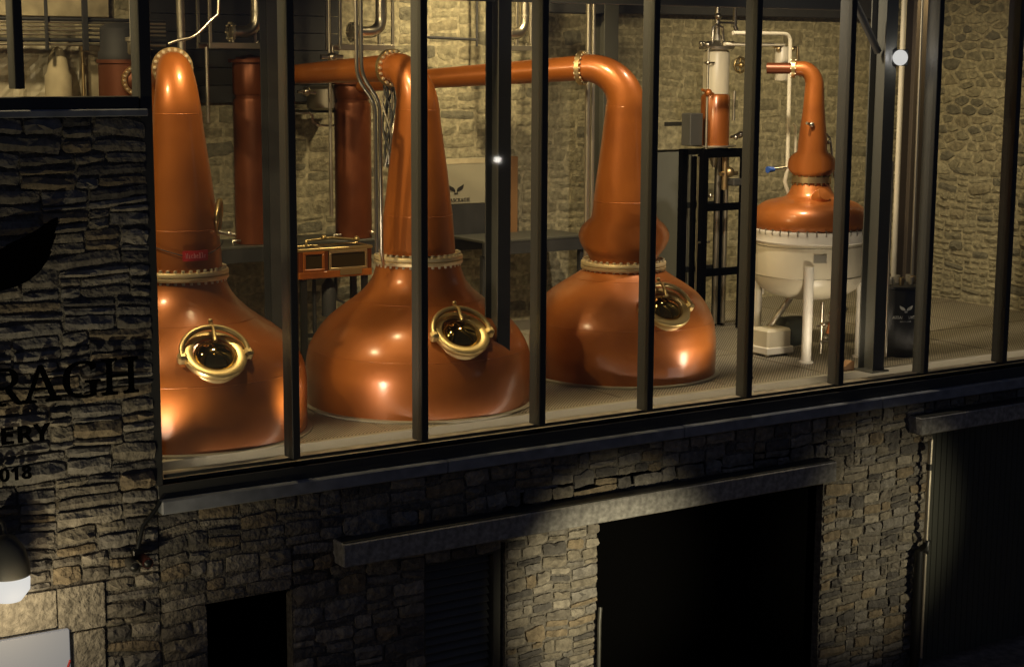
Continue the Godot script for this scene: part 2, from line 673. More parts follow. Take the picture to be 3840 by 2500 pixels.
# ---------------------------------------------------------------- wings emblem, traced proportions (units: emblem width 2)
func wing(sx: float) -> PackedVector2Array:
	var p := [[0.035, -0.02], [0.105, 0.19], [0.115, 0.33], [0.16, 0.47], [0.25, 0.59], [0.35, 0.675], [0.44, 0.72], [0.445, 0.735], [0.62, 0.80], [0.80, 0.89], [0.93, 0.975], [1.0, 1.0], [0.99, 0.93], [0.955, 0.83], [0.975, 0.82], [0.95, 0.76], [0.905, 0.65], [0.92, 0.645], [0.87, 0.55], [0.78, 0.435], [0.66, 0.345], [0.52, 0.29], [0.36, 0.255], [0.22, 0.225], [0.14, 0.19], [0.12, 0.14], [0.16, 0.08], [0.225, 0.02], [0.29, -0.03], [0.20, -0.025], [0.165, -0.075], [0.10, -0.045], [0.055, -0.07], [0.0, -0.125], [0.0, 0.045]]
	var a := PackedVector2Array()
	for q in p: a.append(Vector2(q[0] * sx, q[1]))
	return a

func emblem(parent: Node, m: Material, at: Vector3, half: float, thick: float, basis := Basis()) -> void:
	var b := MB.new()
	b.xf = Transform3D(basis * Basis.from_scale(Vector3(half, half, 1)), at)
	for s in [-1.0, 1.0]: b.poly(wing(s), 0.0, thick)
	part(parent, "wings_emblem", b, m)

func text_mesh(s: String, font: String, weight := 400) -> TextMesh:
	var t := TextMesh.new()
	t.text = s
	var f := SystemFont.new()
	f.font_names = PackedStringArray([font])
	f.font_weight = weight
	t.font = f
	t.font_size = 64
	t.pixel_size = 0.01
	t.depth = 0.1
	t.curve_step = 1.0
	return t

# lettering fitted to a box: left, right, bottom, top in the local plane
func letter(parent: Node, called: String, s: String, font: String, m: Material, x0: float, x1: float, y0: float, y1: float, z: float, depth: float, weight := 400, basis := Basis(), org := Vector3.ZERO) -> void:
	var t := text_mesh(s, font, weight)
	var a := t.get_aabb()
	var o := MeshInstance3D.new()
	o.name = called
	o.mesh = t
	o.material_override = m
	var sx := (x1 - x0) / a.size.x
	var sy := (y1 - y0) / a.size.y
	var sz := depth / a.size.z
	var c := a.get_center()
	var local := Transform3D(Basis.from_scale(Vector3(sx, sy, sz)), Vector3((x0 + x1) * 0.5 - c.x * sx, (y0 + y1) * 0.5 - c.y * sy, z - c.z * sz))
	o.transform = Transform3D(basis, org) * local
	parent.add_child(o, true)

# ---------------------------------------------------------------- lamps
func omni(at: Vector3, e: float, c: Color, size := 0.08) -> void:
	var l := OmniLight3D.new()
	l.name = "lamp_light"
	l.position = at
	l.light_energy = e
	l.light_color = c
	l.light_size = size
	l.omni_range = 40.0
	l.omni_attenuation = 2.0
	l.shadow_enabled = true
	add_child(l, true)

func spot(at: Vector3, to: Vector3, e: float, c: Color, ang: float, size := 0.08, soft := 1.0) -> void:
	var l := SpotLight3D.new()
	l.name = "lamp_light"
	l.light_energy = e
	l.light_color = c
	l.spot_angle = ang
	l.spot_angle_attenuation = soft
	l.light_size = size
	l.spot_range = 60.0
	l.spot_attenuation = 2.0
	l.shadow_enabled = true
	add_child(l, true)
	l.look_at_from_position(at, to, Vector3.UP if absf((to - at).normalized().y) < 0.98 else Vector3.RIGHT)

func _ready() -> void:
	# ---- camera
	var cy := cos(YAW)
	var sy := sin(YAW)
	cam_f = Vector3(sy * cos(PITCH), -sin(PITCH), -cy * cos(PITCH))
	var r := Vector3(cy, 0, sy)
	var u := r.cross(cam_f)
	cam_r = cos(ROLL) * r + sin(ROLL) * u
	cam_u = -sin(ROLL) * r + cos(ROLL) * u
	var cam := Camera3D.new()
	cam.name = "camera"
	cam.transform = Transform3D(Basis(cam_r, cam_u, -cam_f), EYE)
	cam.fov = FOV
	cam.near = 0.1
	cam.far = 900.0
	add_child(cam)
	cam.current = true
	# ---- dusk sky
	var env := Environment.new()
	env.background_mode = Environment.BG_SKY
	var sky := Sky.new()
	var sm := ProceduralSkyMaterial.new()
	sm.sky_top_color = lin(0.024, 0.030, 0.056)
	sm.sky_horizon_color = lin(0.045, 0.050, 0.080)
	sm.ground_bottom_color = lin(0.004, 0.004, 0.004)
	sm.ground_horizon_color = lin(0.010, 0.010, 0.012)
	sm.sun_angle_max = 1.0
	sky.sky_material = sm
	env.sky = sky
	env.tonemap_mode = Environment.TONE_MAPPER_LINEAR
	env.tonemap_exposure = 0.72
	env.sdfgi_enabled = true
	env.ssao_enabled = true
	env.ssil_enabled = true
	var we := WorldEnvironment.new()
	we.name = "world"
	we.environment = env
	add_child(we)

	make_materials()
	make_pools()
	build_lights()
	build_shell()
	build_facade()
	build_window()
	build_interior()
	build_stills()
	build_pilot()
	build_outside()

# ---------------------------------------------------------------- lights
func lamp_can(at: Vector3, to: Vector3, label: String) -> void:
	var t := thing("spotlight", label, "lamp", at, "spotlights under the ceiling")
	var d := (to - at).normalized()
	var y := -d
	var x := y.cross(Vector3(0.2, 0.1, 1)).normalized()
	var bs := Basis(x, y, x.cross(y))
	var b := MB.new()
	b.xf = Transform3D(bs, Vector3.ZERO)
	b.lathe([Vector2(0.09, -0.02), Vector2(0.10, 0.0), Vector2(0.10, 0.2), Vector2(0.05, 0.24), Vector2(0.001, 0.24)], 20)
	part(t, "housing", b, M.black_paint)
	b = MB.new()
	b.xf = Transform3D(bs, Vector3.ZERO)
	b.lathe([Vector2(0.001, 0.0), Vector2(0.085, 0.0)], 20)
	part(t, "lens", b, M.lamp_glow)

func build_lights() -> void:
	var warm := lin(1.0, 0.78, 0.42)
	var white := lin(1.0, 0.84, 0.62)
	var places := [
		[Vector3(3.2, 9.3, -0.9), Vector3(6.2, 5.2, -1.7), 22.0, warm],
		[Vector3(6.6, 9.3, -0.7), Vector3(8.9, 5.2, -1.8), 22.0, warm],
		[Vector3(10.0, 9.3, -0.7), Vector3(11.9, 5.2, -1.9), 22.0, warm],
		[Vector3(13.0, 9.3, -0.8), Vector3(14.9, 4.9, -2.0), 30.0, white],
		[Vector3(17.0, 9.3, -1.2), Vector3(17.6, 5.2, -5.0), 25.0, warm],
		[Vector3(11.6, 9.4, -3.9), Vector3(12.6, 5.9, -6.0), 26.0, warm],
		[Vector3(5.0, 9.4, -3.9), Vector3(5.6, 7.0, -6.0), 11.0, warm]]
	for i in places.size():
		var p: Array = places[i]
		lamp_can(p[0], p[1], "black spotlight under the ceiling, aimed at " + ["the left pot still", "the middle pot still", "the right pot still", "the small pot still", "the end wall", "the back wall", "the pipes at the left"][i])
		var d: Vector3 = (p[1] - p[0]).normalized()
		spot(p[0] + d * 0.05, p[1], p[2], p[3], 62.0, 0.09, 1.0)
	# a line of light along the window foot, hidden from outside by its own dark rail
	var strip := thing("light_strip", "thin light strip in a dark rail along the inside foot of the tall window", "lamp", Vector3(0, 3.71, -0.27))
	part(strip, "rail", MB.new().box(Vector3(13.0, 0.016, 0.026), Vector3(14.9, 0.032, 0.012)), M.black_paint)
	part(strip, "glow_lens", MB.new().box(Vector3(13.0, 0.016, 0.014), Vector3(14.8, 0.018, 0.01)), M.lamp_glow)
	for x in [8.0, 12.0, 16.5]:
		var ar := AreaLight3D.new()
		ar.name = "strip_light"
		ar.light_color = white
		ar.light_energy = 0.4
		ar.area_size = Vector2(4.0, 0.016)
		ar.area_range = 30.0
		ar.shadow_enabled = true
		add_child(ar, true)
		ar.look_at_from_position(Vector3(x, 3.728, -0.268), Vector3(x, 4.3, -1.3), Vector3.UP)
	# small spots clipped to the inner side of the frame
	for q in [[Vector3(5.47, 3.97, -0.31), Vector3(6.05, 6.3, -1.1), 2.1, "clipped behind the left stile"], [Vector3(6.90, 3.97, -0.31), Vector3(8.5, 5.6, -1.4), 2.8, "clipped behind the first mullion"], [Vector3(12.64, 3.97, -0.31), Vector3(12.3, 5.4, -1.4), 2.4, "clipped behind the fifth mullion"], [Vector3(14.08, 3.97, -0.33), Vector3(14.7, 4.9, -1.5), 1.6, "clipped behind the sixth mullion"]]:
		var t := thing("clip_spotlight", "small black spotlight " + q[3] + " of the tall window", "lamp", q[0], "spotlights clipped behind the frame")
		var d: Vector3 = (q[1] - q[0]).normalized()
		var x := d.cross(Vector3.UP).normalized()
		var bs := Basis(x, d, x.cross(d))
		var b := MB.new()
		b.xf = Transform3D(bs, Vector3.ZERO)
		b.lathe([Vector2(0.001, -0.06), Vector2(0.02, -0.06), Vector2(0.028, -0.03), Vector2(0.03, 0.0), Vector2(0.026, 0.002)], 16)
		part(t, "housing", b, M.black_paint)
		b = MB.new()
		b.xf = Transform3D(bs, Vector3.ZERO)
		b.lathe([Vector2(0.026, -0.004), Vector2(0.001, -0.004)], 16)
		part(t, "lens", b, M.lamp_glow)
		part(t, "clip", MB.new().tube([Vector3(0, 0, 0) - d * 0.05, Vector3(-0.05, 0, 0.10)], [0.008], 6), M.black_paint)
		spot(q[0] + d * 0.03, q[1], q[2], white, 62.0, 0.11, 1.0)

# ---------------------------------------------------------------- room shell, floor
func build_shell() -> void:
	struct("ground", MB.new().box(Vector3(10, -0.1, 60), Vector3(400, 0.2, 400)), M.paving)
	# interior floor plate, its front edge and the channel behind the glass
	struct("floor", MB.new().box(Vector3(9.6, FLOOR - 0.1, -3.32), Vector3(21.4, 0.2, 5.5)), M.plate)
	for i in 14:
		struct("floor_joint", MB.new().box(Vector3(0.6 + 1.5 * i, FLOOR + 0.002, -3.3), Vector3(0.022, 0.008, 5.2)), M.floor_edge)
	for z in [-2.2, -4.1]:
		struct("floor_joint", MB.new().box(Vector3(9.6, FLOOR + 0.003, z), Vector3(21.0, 0.008, 0.022)), M.floor_edge)
	struct("floor_edge", MB.new().box(Vector3(9.6, FLOOR - 0.06, -0.535), Vector3(21.4, 0.118, 0.064), 0.006), M.nosing)
	struct("floor_channel", MB.new().box(Vector3(9.6, 3.665, -0.26), Vector3(21.4, 0.09, 0.5)), M.floor_edge)
	struct("ceiling", MB.new().box(Vector3(9.6, 10.4, -3.1), Vector3(21.8, 0.3, 6.6)), M.ceiling)
	struct("wall_left", MB.new().box(Vector3(-1.25, 7.0, -3.1), Vector3(0.3, 7.0, 6.6)), M.inner_wall)
	# back wall of rubble stone
	var bw := thing("back_wall", "long rough stone wall at the back of the still room", "wall")
	part(bw, "core", MB.new().box(Vector3(9.6, 7.0, -6.2), Vector3(22.0, 7.2, 0.4)), M.inner_mortar)
	rng.seed = 5
	var lst := lay(Vector3(0, 0, -6.0), Vector3.RIGHT, Vector3.BACK, [[4.6, 3.9, 20.1, 8.6]], [[15.45, 3.6, 16.35, 6.62], [7.7, 6.9, 10.35, 8.7], [5.8, 7.0, 7.05, 7.66]], Vector2(0.10, 0.33), Vector2(0.18, 0.72), Vector2(0.012, 0.030), 5, 0.034)
	put_stones(bw, lst, M.inner)
	var ew := thing("end_wall", "rough stone wall at the right end of the still room", "wall")
	part(ew, "core", MB.new().box(Vector3(20.4, 7.0, -3.1), Vector3(0.4, 7.2, 6.2)), M.inner_mortar)
	rng.seed = 6
	lst = lay(Vector3(20.2, 0, 0), Vector3(0, 0, 1), Vector3.LEFT, [[-5.95, 3.82, -1.2, 5.9]], [], Vector2(0.07, 0.19), Vector2(0.14, 0.5), Vector2(0.02, 0.055), 5, 0.024)
	lst.append_array(lay_rubble(Vector3(20.2, 0, 0), Vector3(0, 0, 1), Vector3.LEFT, [-5.95, 5.85, -1.2, 8.6], [], 0.30, 0.14, 0.03, Vector2(0.012, 0.03), 5))
	put_stones(ew, lst, M.inner)

# ---------------------------------------------------------------- facade
func build_facade() -> void:
	# left gable with the sign
	rng.seed = 11
	var w := thing("stone_wall", "rubble stone wall left of the tall window, with dark lettering on it", "wall")
	var c := MB.new()
	c.box(Vector3(2.2, 3.5, -0.26), Vector3(6.38, 7.06, 0.5))
	part(w, "core", c, M.mortar)
	var l := lay(Vector3.ZERO, Vector3.RIGHT, Vector3.BACK, [[2.6, 3.45, 5.385, 7.02]], [], Vector2(0.055, 0.21), Vector2(0.14, 0.85), Vector2(0.03, 0.075), 6, 0.014)
	put_stones(w, l, M.stone)
	part(w, "coping", MB.new().box(Vector3(2.2, 7.055, -0.2), Vector3(6.38, 0.065, 0.52), 0.01), M.sill)
	# lower wall between sign board and louvre, and the band under the sill
	rng.seed = 12
	w = thing("stone_wall", "dark rubble stone wall under the window sill, around the black hatch", "wall")
	c = MB.new()
	c.box(Vector3(7.25, 3.20, -0.26), Vector3(3.7, 0.50, 0.5))
	c.box(Vector3(11.325, 3.29, -0.26), Vector3(4.45, 0.32, 0.5))
	c.box(Vector3(5.62, 1.25, -0.26), Vector3(0.44, 2.5, 0.5))
	c.box(Vector3(6.27, 2.735, -0.26), Vector3(1.74, 0.43, 0.5))
	c.box(Vector3(7.44, 1.475, -0.26), Vector3(1.46, 2.95, 0.5))
	c.box(Vector3(9.15, 2.78, -0.26), Vector3(1.96, 0.34, 0.5))
	part(w, "core", c, M.mortar)
	l = lay(Vector3.ZERO, Vector3.RIGHT, Vector3.BACK, [[5.385, 2.95, 13.57, 3.45], [5.385, 1.1, 5.84, 2.95], [5.84, 2.52, 6.71, 2.95], [6.71, 1.1, 8.17, 2.95], [8.17, 2.52, 9.1, 2.68]], [], Vector2(0.10, 0.25), Vector2(0.16, 0.62), Vector2(0.02, 0.045), 6, 0.016)
	put_stones(w, l, M.stone)
	# wall left of that, behind the lamp
	rng.seed = 13
	w = thing("stone_wall", "rubble stone wall beside the white board, lit by the wall lamp", "wall")
	c = MB.new()
	c.box(Vector3(4.2, 1.72, -0.275), Vector3(2.38, 3.44, 0.5))
	part(w, "core", c, M.mortar)
	l = lay(Vector3.ZERO, Vector3.RIGHT, Vector3.BACK, [[3.0, 2.92, 5.385, 3.45], [4.86, 1.1, 5.385, 2.92], [3.0, 2.56, 3.9, 2.92]], [], Vector2(0.09, 0.24), Vector2(0.16, 0.6), Vector2(0.035, 0.08), 6, 0.016)
	put_stones(w, l, M.stone)
	# dressed blocks over and beside the board
	rng.seed = 14
	for q in [[3.9, 2.57, 4.42, 2.92, 0.05], [4.425, 2.50, 4.86, 2.92, 0.045], [4.56, 2.02, 4.85, 2.49, 0.04], [4.57, 1.5, 4.85, 2.01, 0.045], [4.56, 1.0, 4.84, 1.49, 0.04]]:
		var t := Transform3D(Basis.from_scale(Vector3(q[2] - q[0] - 0.012, q[3] - q[1] - 0.012, q[4])), Vector3((q[0] + q[2]) * 0.5, (q[1] + q[3]) * 0.5, 0.0))
		var o := MeshInstance3D.new()
		o.name = "dressed_block"
		o.mesh = MB.new().box(Vector3(0, 0, 0), Vector3(1, 1, 2), 0.03).mesh()
		o.material_override = M.stone[2]
		o.transform = t
		w.add_child(o, true)
	# piers
	rng.seed = 15
	w = thing("stone_pier", "brightly lit rubble stone pier between the louvre and the black doors", "wall")
	c = MB.new()
	c.box(Vector3(9.72, 1.31, -0.26), Vector3(1.16, 2.62, 0.5))
	c.box(Vector3(11.85, 2.815, -0.262), Vector3(3.44, 0.37, 0.5))
	part(w, "core", c, M.mortar)
	l = lay(Vector3.ZERO, Vector3.RIGHT, Vector3.BACK, [[9.14, 0.9, 10.31, 2.68]], [], Vector2(0.07, 0.20), Vector2(0.11, 0.46), Vector2(0.025, 0.065), 6, 0.016)
	put_stones(w, l, M.stone)
	rng.seed = 16
	w = thing("stone_pier", "rubble stone pier between the black doors and the grooved door at the right", "wall")
	c = MB.new()
	c.box(Vector3(14.46, 1.72, -0.26), Vector3(1.79, 3.44, 0.5))
	part(w, "core", c, M.mortar)
	l = lay(Vector3.ZERO, Vector3.RIGHT, Vector3.BACK, [[13.57, 0.1, 15.34, 3.45]], [], Vector2(0.08, 0.22), Vector2(0.12, 0.48), Vector2(0.025, 0.06), 6, 0.016)
	put_stones(w, l, M.stone)
	rng.seed = 17
	w = thing("stone_wall", "dark strip of stone wall above the concrete lintel at the right edge", "wall")
	c = MB.new()
	c.box(Vector3(18.0, 3.27, -0.26), Vector3(5.28, 0.34, 0.5))
	part(w, "core", c, M.mortar)
	l = lay(Vector3.ZERO, Vector3.RIGHT, Vector3.BACK, [[15.36, 3.32, 19.0, 3.45]], [], Vector2(0.1, 0.14), Vector2(0.25, 0.5), Vector2(0.02, 0.03), 6)
	put_stones(w, l, M.stone)
	# sill in lengths
	var s := thing("window_sill", "long blue grey stone sill under the tall window", "window sill")
	var x := 5.40
	while x < 20.4:
		var e := minf(x + 3.0, 20.6)
		part(s, "sill_slab", MB.new().box(Vector3((x + e) * 0.5, 3.515, -0.18), Vector3(e - x - 0.006, 0.13, 0.52), 0.012), M.sill)
		x = e
	# lintels
	var li := thing("concrete_lintel", "long projecting concrete lintel over the louvre and the black doors", "lintel")
	part(li, "beam", MB.new().box(Vector3(10.355, 2.825, -0.02), Vector3(6.4, 0.235, 0.48), 0.012), M.concrete)
	part(li, "flashing", MB.new().box(Vector3(10.355, 2.948, -0.018), Vector3(6.37, 0.008, 0.45)), M.frame)
	li = thing("concrete_lintel", "projecting concrete lintel over the grooved door at the right", "lintel")
	part(li, "beam", MB.new().box(Vector3(17.46, 3.195, -0.02), Vector3(5.1, 0.21, 0.48), 0.012), M.concrete)
	part(li, "flashing", MB.new().box(Vector3(17.46, 3.305, -0.018), Vector3(5.07, 0.008, 0.45)), M.frame)

# ---------------------------------------------------------------- tall window
func build_window() -> void:
	var w := thing("tall_window", "very tall dark steel framed window across the still room", "window")
	var top := 9.9
	part(w, "bottom_rail", MB.new().box(Vector3(13.0, 3.645, -0.1), Vector3(15.2, 0.13, 0.2), 0.006), M.frame)
	part(w, "left_stile", MB.new().box(Vector3(5.395, 6.745, -0.1), Vector3(0.11, 6.07, 0.2), 0.006), M.frame)
	part(w, "top_rail", MB.new().box(Vector3(13.0, top, -0.1), Vector3(15.2, 0.14, 0.2), 0.006), M.frame)
	var x0 := 5.4234
	for i in range(1, 11):
		var x := x0 + 1.4 * i
		part(w, "mullion", MB.new().box(Vector3(x - 0.04, (3.71 + top) * 0.5, -0.1), Vector3(0.08, top - 3.71 - 0.14, 0.196), 0.006), M.frame)
	for i in 10:
		var a := x0 + 1.4 * i + (0.03 if i == 0 else 0.003)
		var b := x0 + 1.4 * (i + 1) - 0.083
		part(w, "pane", MB.new().quad2(a, b, 3.713, top - 0.073, -0.06), M.glass)
	# upper window at the left
	w = thing("upper_window", "dark framed window above the stone wall at the left", "window")
	part(w, "bottom_rail", MB.new().box(Vector3(2.32, 7.14, -0.1), Vector3(6.02, 0.105, 0.2), 0.006), M.frame)
	part(w, "top_rail", MB.new().box(Vector3(2.32, top, -0.1), Vector3(6.02, 0.14, 0.2), 0.006), M.frame)
	for x in [4.34, 3.25, 2.16, 1.07, -0.02]:
		part(w, "mullion", MB.new().box(Vector3(x - 0.04, (7.19 + top) * 0.5, -0.1), Vector3(0.08, top - 7.19 - 0.14, 0.196), 0.006), M.frame)
	var e := [5.338, 4.34, 3.25, 2.16, 1.07, -0.02]
	for i in 5:
		part(w, "pane", MB.new().quad2(e[i + 1] + 0.003, e[i] - (0.0 if i == 0 else 0.083), 7.195, top - 0.073, -0.06), M.glass)

# ---------------------------------------------------------------- still room
func pipe_run(called: String, label: String, category: String, path: Array, r: float, m: Material, group := "") -> MeshInstance3D:
	return single(called, MB.new().tube(path, [r], 12), m, label, category, group)

func bend(a: Vector3, b: Vector3, c: Vector3, r: float, k := 6) -> Array:
	# rounded corner a-b-c
	var d0 := (a - b).normalized()
	var d1 := (c - b).normalized()
	var out := []
	for i in k + 1:
		var t := float(i) / k
		var p := b + d0 * r
		var q := b + d1 * r
		out.append(p.lerp(b, t).lerp(b.lerp(q, t), t))
	return out

func h_column(x: float, z: float, w: float, d: float, y0: float, y1: float, label: String, m: Material, plate := true) -> Node3D:
	var t := thing("steel_column", label, "column", Vector3(x, y0, z))
	var h := y1 - y0
	part(t, "flange", MB.new().box(Vector3(0, h * 0.5, d * 0.5), Vector3(w, h, 0.018), 0.003), m)
	part(t, "flange", MB.new().box(Vector3(0, h * 0.5, -d * 0.5), Vector3(w, h, 0.018), 0.003), m)
	part(t, "web", MB.new().box(Vector3(0, h * 0.5, 0), Vector3(0.014, h, d - 0.018)), m)
	if plate:
		part(t, "base_plate", MB.new().box(Vector3(0, 0.01, 0), Vector3(w + 0.1, 0.02, d + 0.1), 0.003), m)
	return t

func build_interior() -> void:
	# steelwork
	h_column(9.55, -0.83, 0.16, 0.24, FLOOR, 9.9, "black steel column between the middle and right pot stills", M.steel_paint)
	h_column(14.70, -0.45, 0.19, 0.24, FLOOR, 9.9, "big dark steel column right of the small pot still", M.steel_paint)
	h_column(8.68, -4.55, 0.16, 0.2, FLOOR, 9.9, "dark steel column in the back left of the middle pot still", M.dark_wall)
	h_column(14.02, -5.1, 0.24, 0.26, FLOOR, 9.9, "grey steel column in the back behind the right pot still", M.steel_paint)
	single("steel_beam", MB.new().box(Vector3(10.0, 8.21, -0.85), Vector3(9.2, 0.2, 0.14), 0.01), M.steel_paint, "long grey steel beam at the top of the picture, inside the glass", "beam")
	single("steel_beam", MB.new().tube([Vector3(14.62, 7.62, -0.45), Vector3(14.1, 8.35, -0.45)], [0.045], 4), M.frame, "slanting dark brace on the big steel column", "beam")
	single("dark_duct", MB.new().box(Vector3(13.5, 8.2, -5.2), Vector3(1.1, 0.13, 0.3), 0.01), M.dark_wall, "short dark duct under the ceiling behind the right pot still", "duct")
	single("steel_beam", MB.new().box(Vector3(17.3, 8.42, -5.85), Vector3(5.6, 0.5, 0.2), 0.01), M.dark_wall, "dark beam along the top of the back wall at the right", "beam")
	var dp := thing("boarding", "dark boarding high on the back wall, behind the condensers", "boarding", Vector3(9.0, 6.95, -5.93))
	for i in 8:
		part(dp, "board", MB.new().box(Vector3(0, 0.11 + 0.22 * i, 0), Vector3(2.6, 0.212, 0.03), 0.004), M.dark_wall)
	# ledge beams under the condensers
	var sh := thing("steel_platform", "dark steel platform edge carrying the condensers", "platform", Vector3(9.2, 5.03, -5.35))
	part(sh, "deck", MB.new().box(Vector3(0, 0.19, 0), Vector3(2.6, 0.03, 0.9), 0.004), M.steel_paint)
	part(sh, "edge_beam", MB.new().box(Vector3(0, 0.09, 0.42), Vector3(2.6, 0.17, 0.05), 0.004), M.dark_wall)
	for x in [-1.22, 1.22]: part(sh, "leg", MB.new().box(Vector3(x, -0.615, 0.36), Vector3(0.08, 1.23, 0.08), 0.004), M.dark_wall)
	sh = thing("steel_platform", "dark steel platform edge behind the black column, right of the middle pot still", "platform", Vector3(12.8, 4.90, -5.4))
	part(sh, "deck", MB.new().box(Vector3(0, 0.19, 0), Vector3(1.7, 0.03, 0.9), 0.004), M.steel_paint)
	part(sh, "edge_beam", MB.new().box(Vector3(0, 0.09, 0.42), Vector3(1.7, 0.17, 0.05), 0.004), M.dark_wall)
	for x in [-0.8, 0.8]: part(sh, "leg", MB.new().box(Vector3(x, -0.55, 0.36), Vector3(0.08, 1.1, 0.08), 0.004), M.dark_wall)
	# copper condensers
	condenser(Vector3(8.72, 5.24, -5.2), 0.225, 1.78, 7.56 - 5.24, "copper column condenser right of the left pot still's neck", true)
	condenser(Vector3(10.12, 5.24, -5.2), 0.235, 1.72, 2.05, "copper column condenser behind the twin steel pipe", false)
	build_left_top()
	# steel brackets with big elbow pipes above the condensers
	tray(Vector3(8.40, 7.66, -4.8), 0.78, "welded steel frame carrying an elbow pipe, above the left copper condenser")
	elbow(Vector3(8.66, 7.82, -4.86), 0.34, "big steel elbow pipe above the left copper condenser")
	tray(Vector3(10.12, 7.65, -4.8), 0.78, "welded steel frame carrying an elbow pipe, left of the middle pot still's neck")
	elbow(Vector3(10.36, 7.84, -4.86), 0.42, "big steel elbow pipe left of the middle pot still's neck")
	tray(Vector3(12.36, 7.66, -4.8), 0.5, "steel frame carrying an elbow pipe, left of the right pot still's flange")
	elbow(Vector3(12.52, 7.84, -4.86), 0.3, "steel elbow pipe left of the right pot still's flange")
	pipe_run("steel_pipe", "slim bright steel pipe standing before the third steel frame", "pipe", [Vector3(12.35, 7.72, -4.45), Vector3(12.35, 9.8, -4.45)], 0.028, M.steel)
	# more pipes among the condensers
	pipe_run("steel_pipe", "grey upright pipe behind the left pot still's bend", "pipe", [Vector3(7.67, 7.5, -4.8), Vector3(7.65, 9.8, -4.8)], 0.05, M.steel_satin)
	pipe_run("steel_pipe", "thin steel drop pipe under the first pipe stand", "pipe", [Vector3(7.98, 6.75, -4.8), Vector3(7.98, 7.64, -4.8)], 0.022, M.steel_satin)
	var cb := thing("cable_bundle", "tangle of steel hoses hanging left of the middle pot still's neck", "hose", Vector3(9.14, 0, -2.45))
	for k in 7:
		var cp := []
		for i in 12:
			var tt := i / 11.0
			cp.append(Vector3(0.02 * sin(k * 2.1 + tt * 9.0) + 0.03 * (k - 3) * (0.6 - 0.4 * tt), 7.25 - 0.95 * tt + 0.03 * sin(k * 1.3), 0.05 * cos(k * 1.7 + tt * 7.0)))
		part(cb, "hose", MB.new().tube(cp, [0.013], 8), [M.dark_wall, M.steel][k % 2])
	pipe_run("dark_cable", "dark cable strung level across the back wall, right of the middle pot still's bend", "cable", [Vector3(11.2, 7.80, -5.55), Vector3(11.6, 7.79, -5.55), Vector3(12.20, 7.77, -5.55)], 0.02, M.dark_wall)
	pipe_run("dark_conduit", "dark upright conduit on the back wall beside the black column", "pipe", [Vector3(12.20, 7.68, -5.55), Vector3(12.20, 9.8, -5.55)], 0.016, M.dark_wall)
	# flexible hose from the left still's flange
	var hp := []
	for i in 13:
		var t := i / 12.0
		hp.append(Vector3(6.62 + 0.55 * t, 7.66 + 0.30 * t - 0.06 * sin(t * PI) + 0.012 * sin(t * 9.0), -2.55))
	hp.append_array([Vector3(7.19, 8.2, -2.55), Vector3(7.19, 9.8, -2.55)])
	pipe_run("braided_hose", "braided steel hose rising from the left pot still's flange", "hose", hp, 0.016, M.steel)
	# twin bright pipe with an offset
	for k in 2:
		var dx := 0.055 * k
		var P := [Vector3(8.235 + dx, 9.8, -1.5)]
		P.append_array(bend(Vector3(8.235 + dx, 9, -1.5), Vector3(8.245 + dx, 7.33 + dx * 0.4, -1.5), Vector3(8.455 + dx, 7.06 + dx * 0.4, -1.5), 0.12))
		P.append_array(bend(Vector3(8.245 + dx, 7.33 + dx * 0.4, -1.5), Vector3(8.455 + dx, 7.06 + dx * 0.4, -1.5), Vector3(8.46 + dx, 5, -1.5), 0.12))
		P.append(Vector3(8.465 + dx, 5.5, -1.5))
		if k == 1: P.append(Vector3(8.60, 5.36, -1.6))
		pipe_run("twin_pipe", ["bright double-bent steel pipe before the middle pot still, left of a pair", "bright double-bent steel pipe before the middle pot still, right of a pair"][k], "pipe", P, 0.021, M.steel, "twin bent steel pipes")
	# pipes behind the right still
	for k in 2:
		pipe_run("steel_pipe", ["tall steel pipe behind the right pot still's flange, left one of two", "tall steel pipe behind the right pot still's flange, right one of two"][k], "pipe", [Vector3(12.24 + 0.075 * k, 4.6, -3.0), Vector3(12.23 + 0.075 * k, 9.8, -3.0)], 0.032 - 0.006 * k, M.steel_satin, "tall steel pipes behind the right still")
	# thin pipe with valves and a steel header tank
	var tp := thing("valve_pipe", "thin upright steel pipe with a valve, left of the twin bent pipes", "pipe", Vector3(9.65, 5.55, -4.9))
	part(tp, "pipe", MB.new().tube([Vector3(0, 0, 0), Vector3(0, 4.2, 0)], [0.022], 12), M.steel_satin)
	var vb := MB.new()
	vb.tube([Vector3(-0.13, 1.98, 0.02), Vector3(0.17, 1.98, 0.02)], [0.03], 10)
	vb.ball(Vector3(0.02, 1.98, 0.03), 0.065)
	vb.tube([Vector3(0.02, 1.98, 0.05), Vector3(0.02, 2.12, 0.05), Vector3(0.13, 2.12, 0.05)], [0.015], 8)
	part(tp, "valve", vb, M.steel)
	var hb := thing("header_tank", "small steel header tank behind the thin upright pipe", "tank", Vector3(9.9, 6.86, -5.5))
	vb = MB.new()
	vb.lathe([Vector2(0.001, 0), Vector2(0.21, 0.0), Vector2(0.25, 0.03), Vector2(0.25, 0.27), Vector2(0.2, 0.31), Vector2(0.001, 0.31)], 28)
	part(hb, "tank", vb, M.steel_satin)
	vb = MB.new()
	vb.tube([Vector3(-0.6, -0.03, 0.2), Vector3(-0.34, -0.03, 0.2), Vector3(-0.3, -0.06, 0.2), Vector3(-0.3, -0.14, 0.2), Vector3(-0.22, -0.19, 0.2), Vector3(0.15, -0.19, 0.2), Vector3(0.17, -0.1, 0.2), Vector3(0.17, 0.02, 0.2)], [0.016], 8)
	vb.ball(Vector3(0.15, -0.06, 0.22), 0.045)
	vb.ball(Vector3(-0.38, 0.24, 0.2), 0.06)
	vb.tube([Vector3(-0.5, 0.24, 0.2), Vector3(-0.25, 0.22, 0.2)], [0.02], 8)
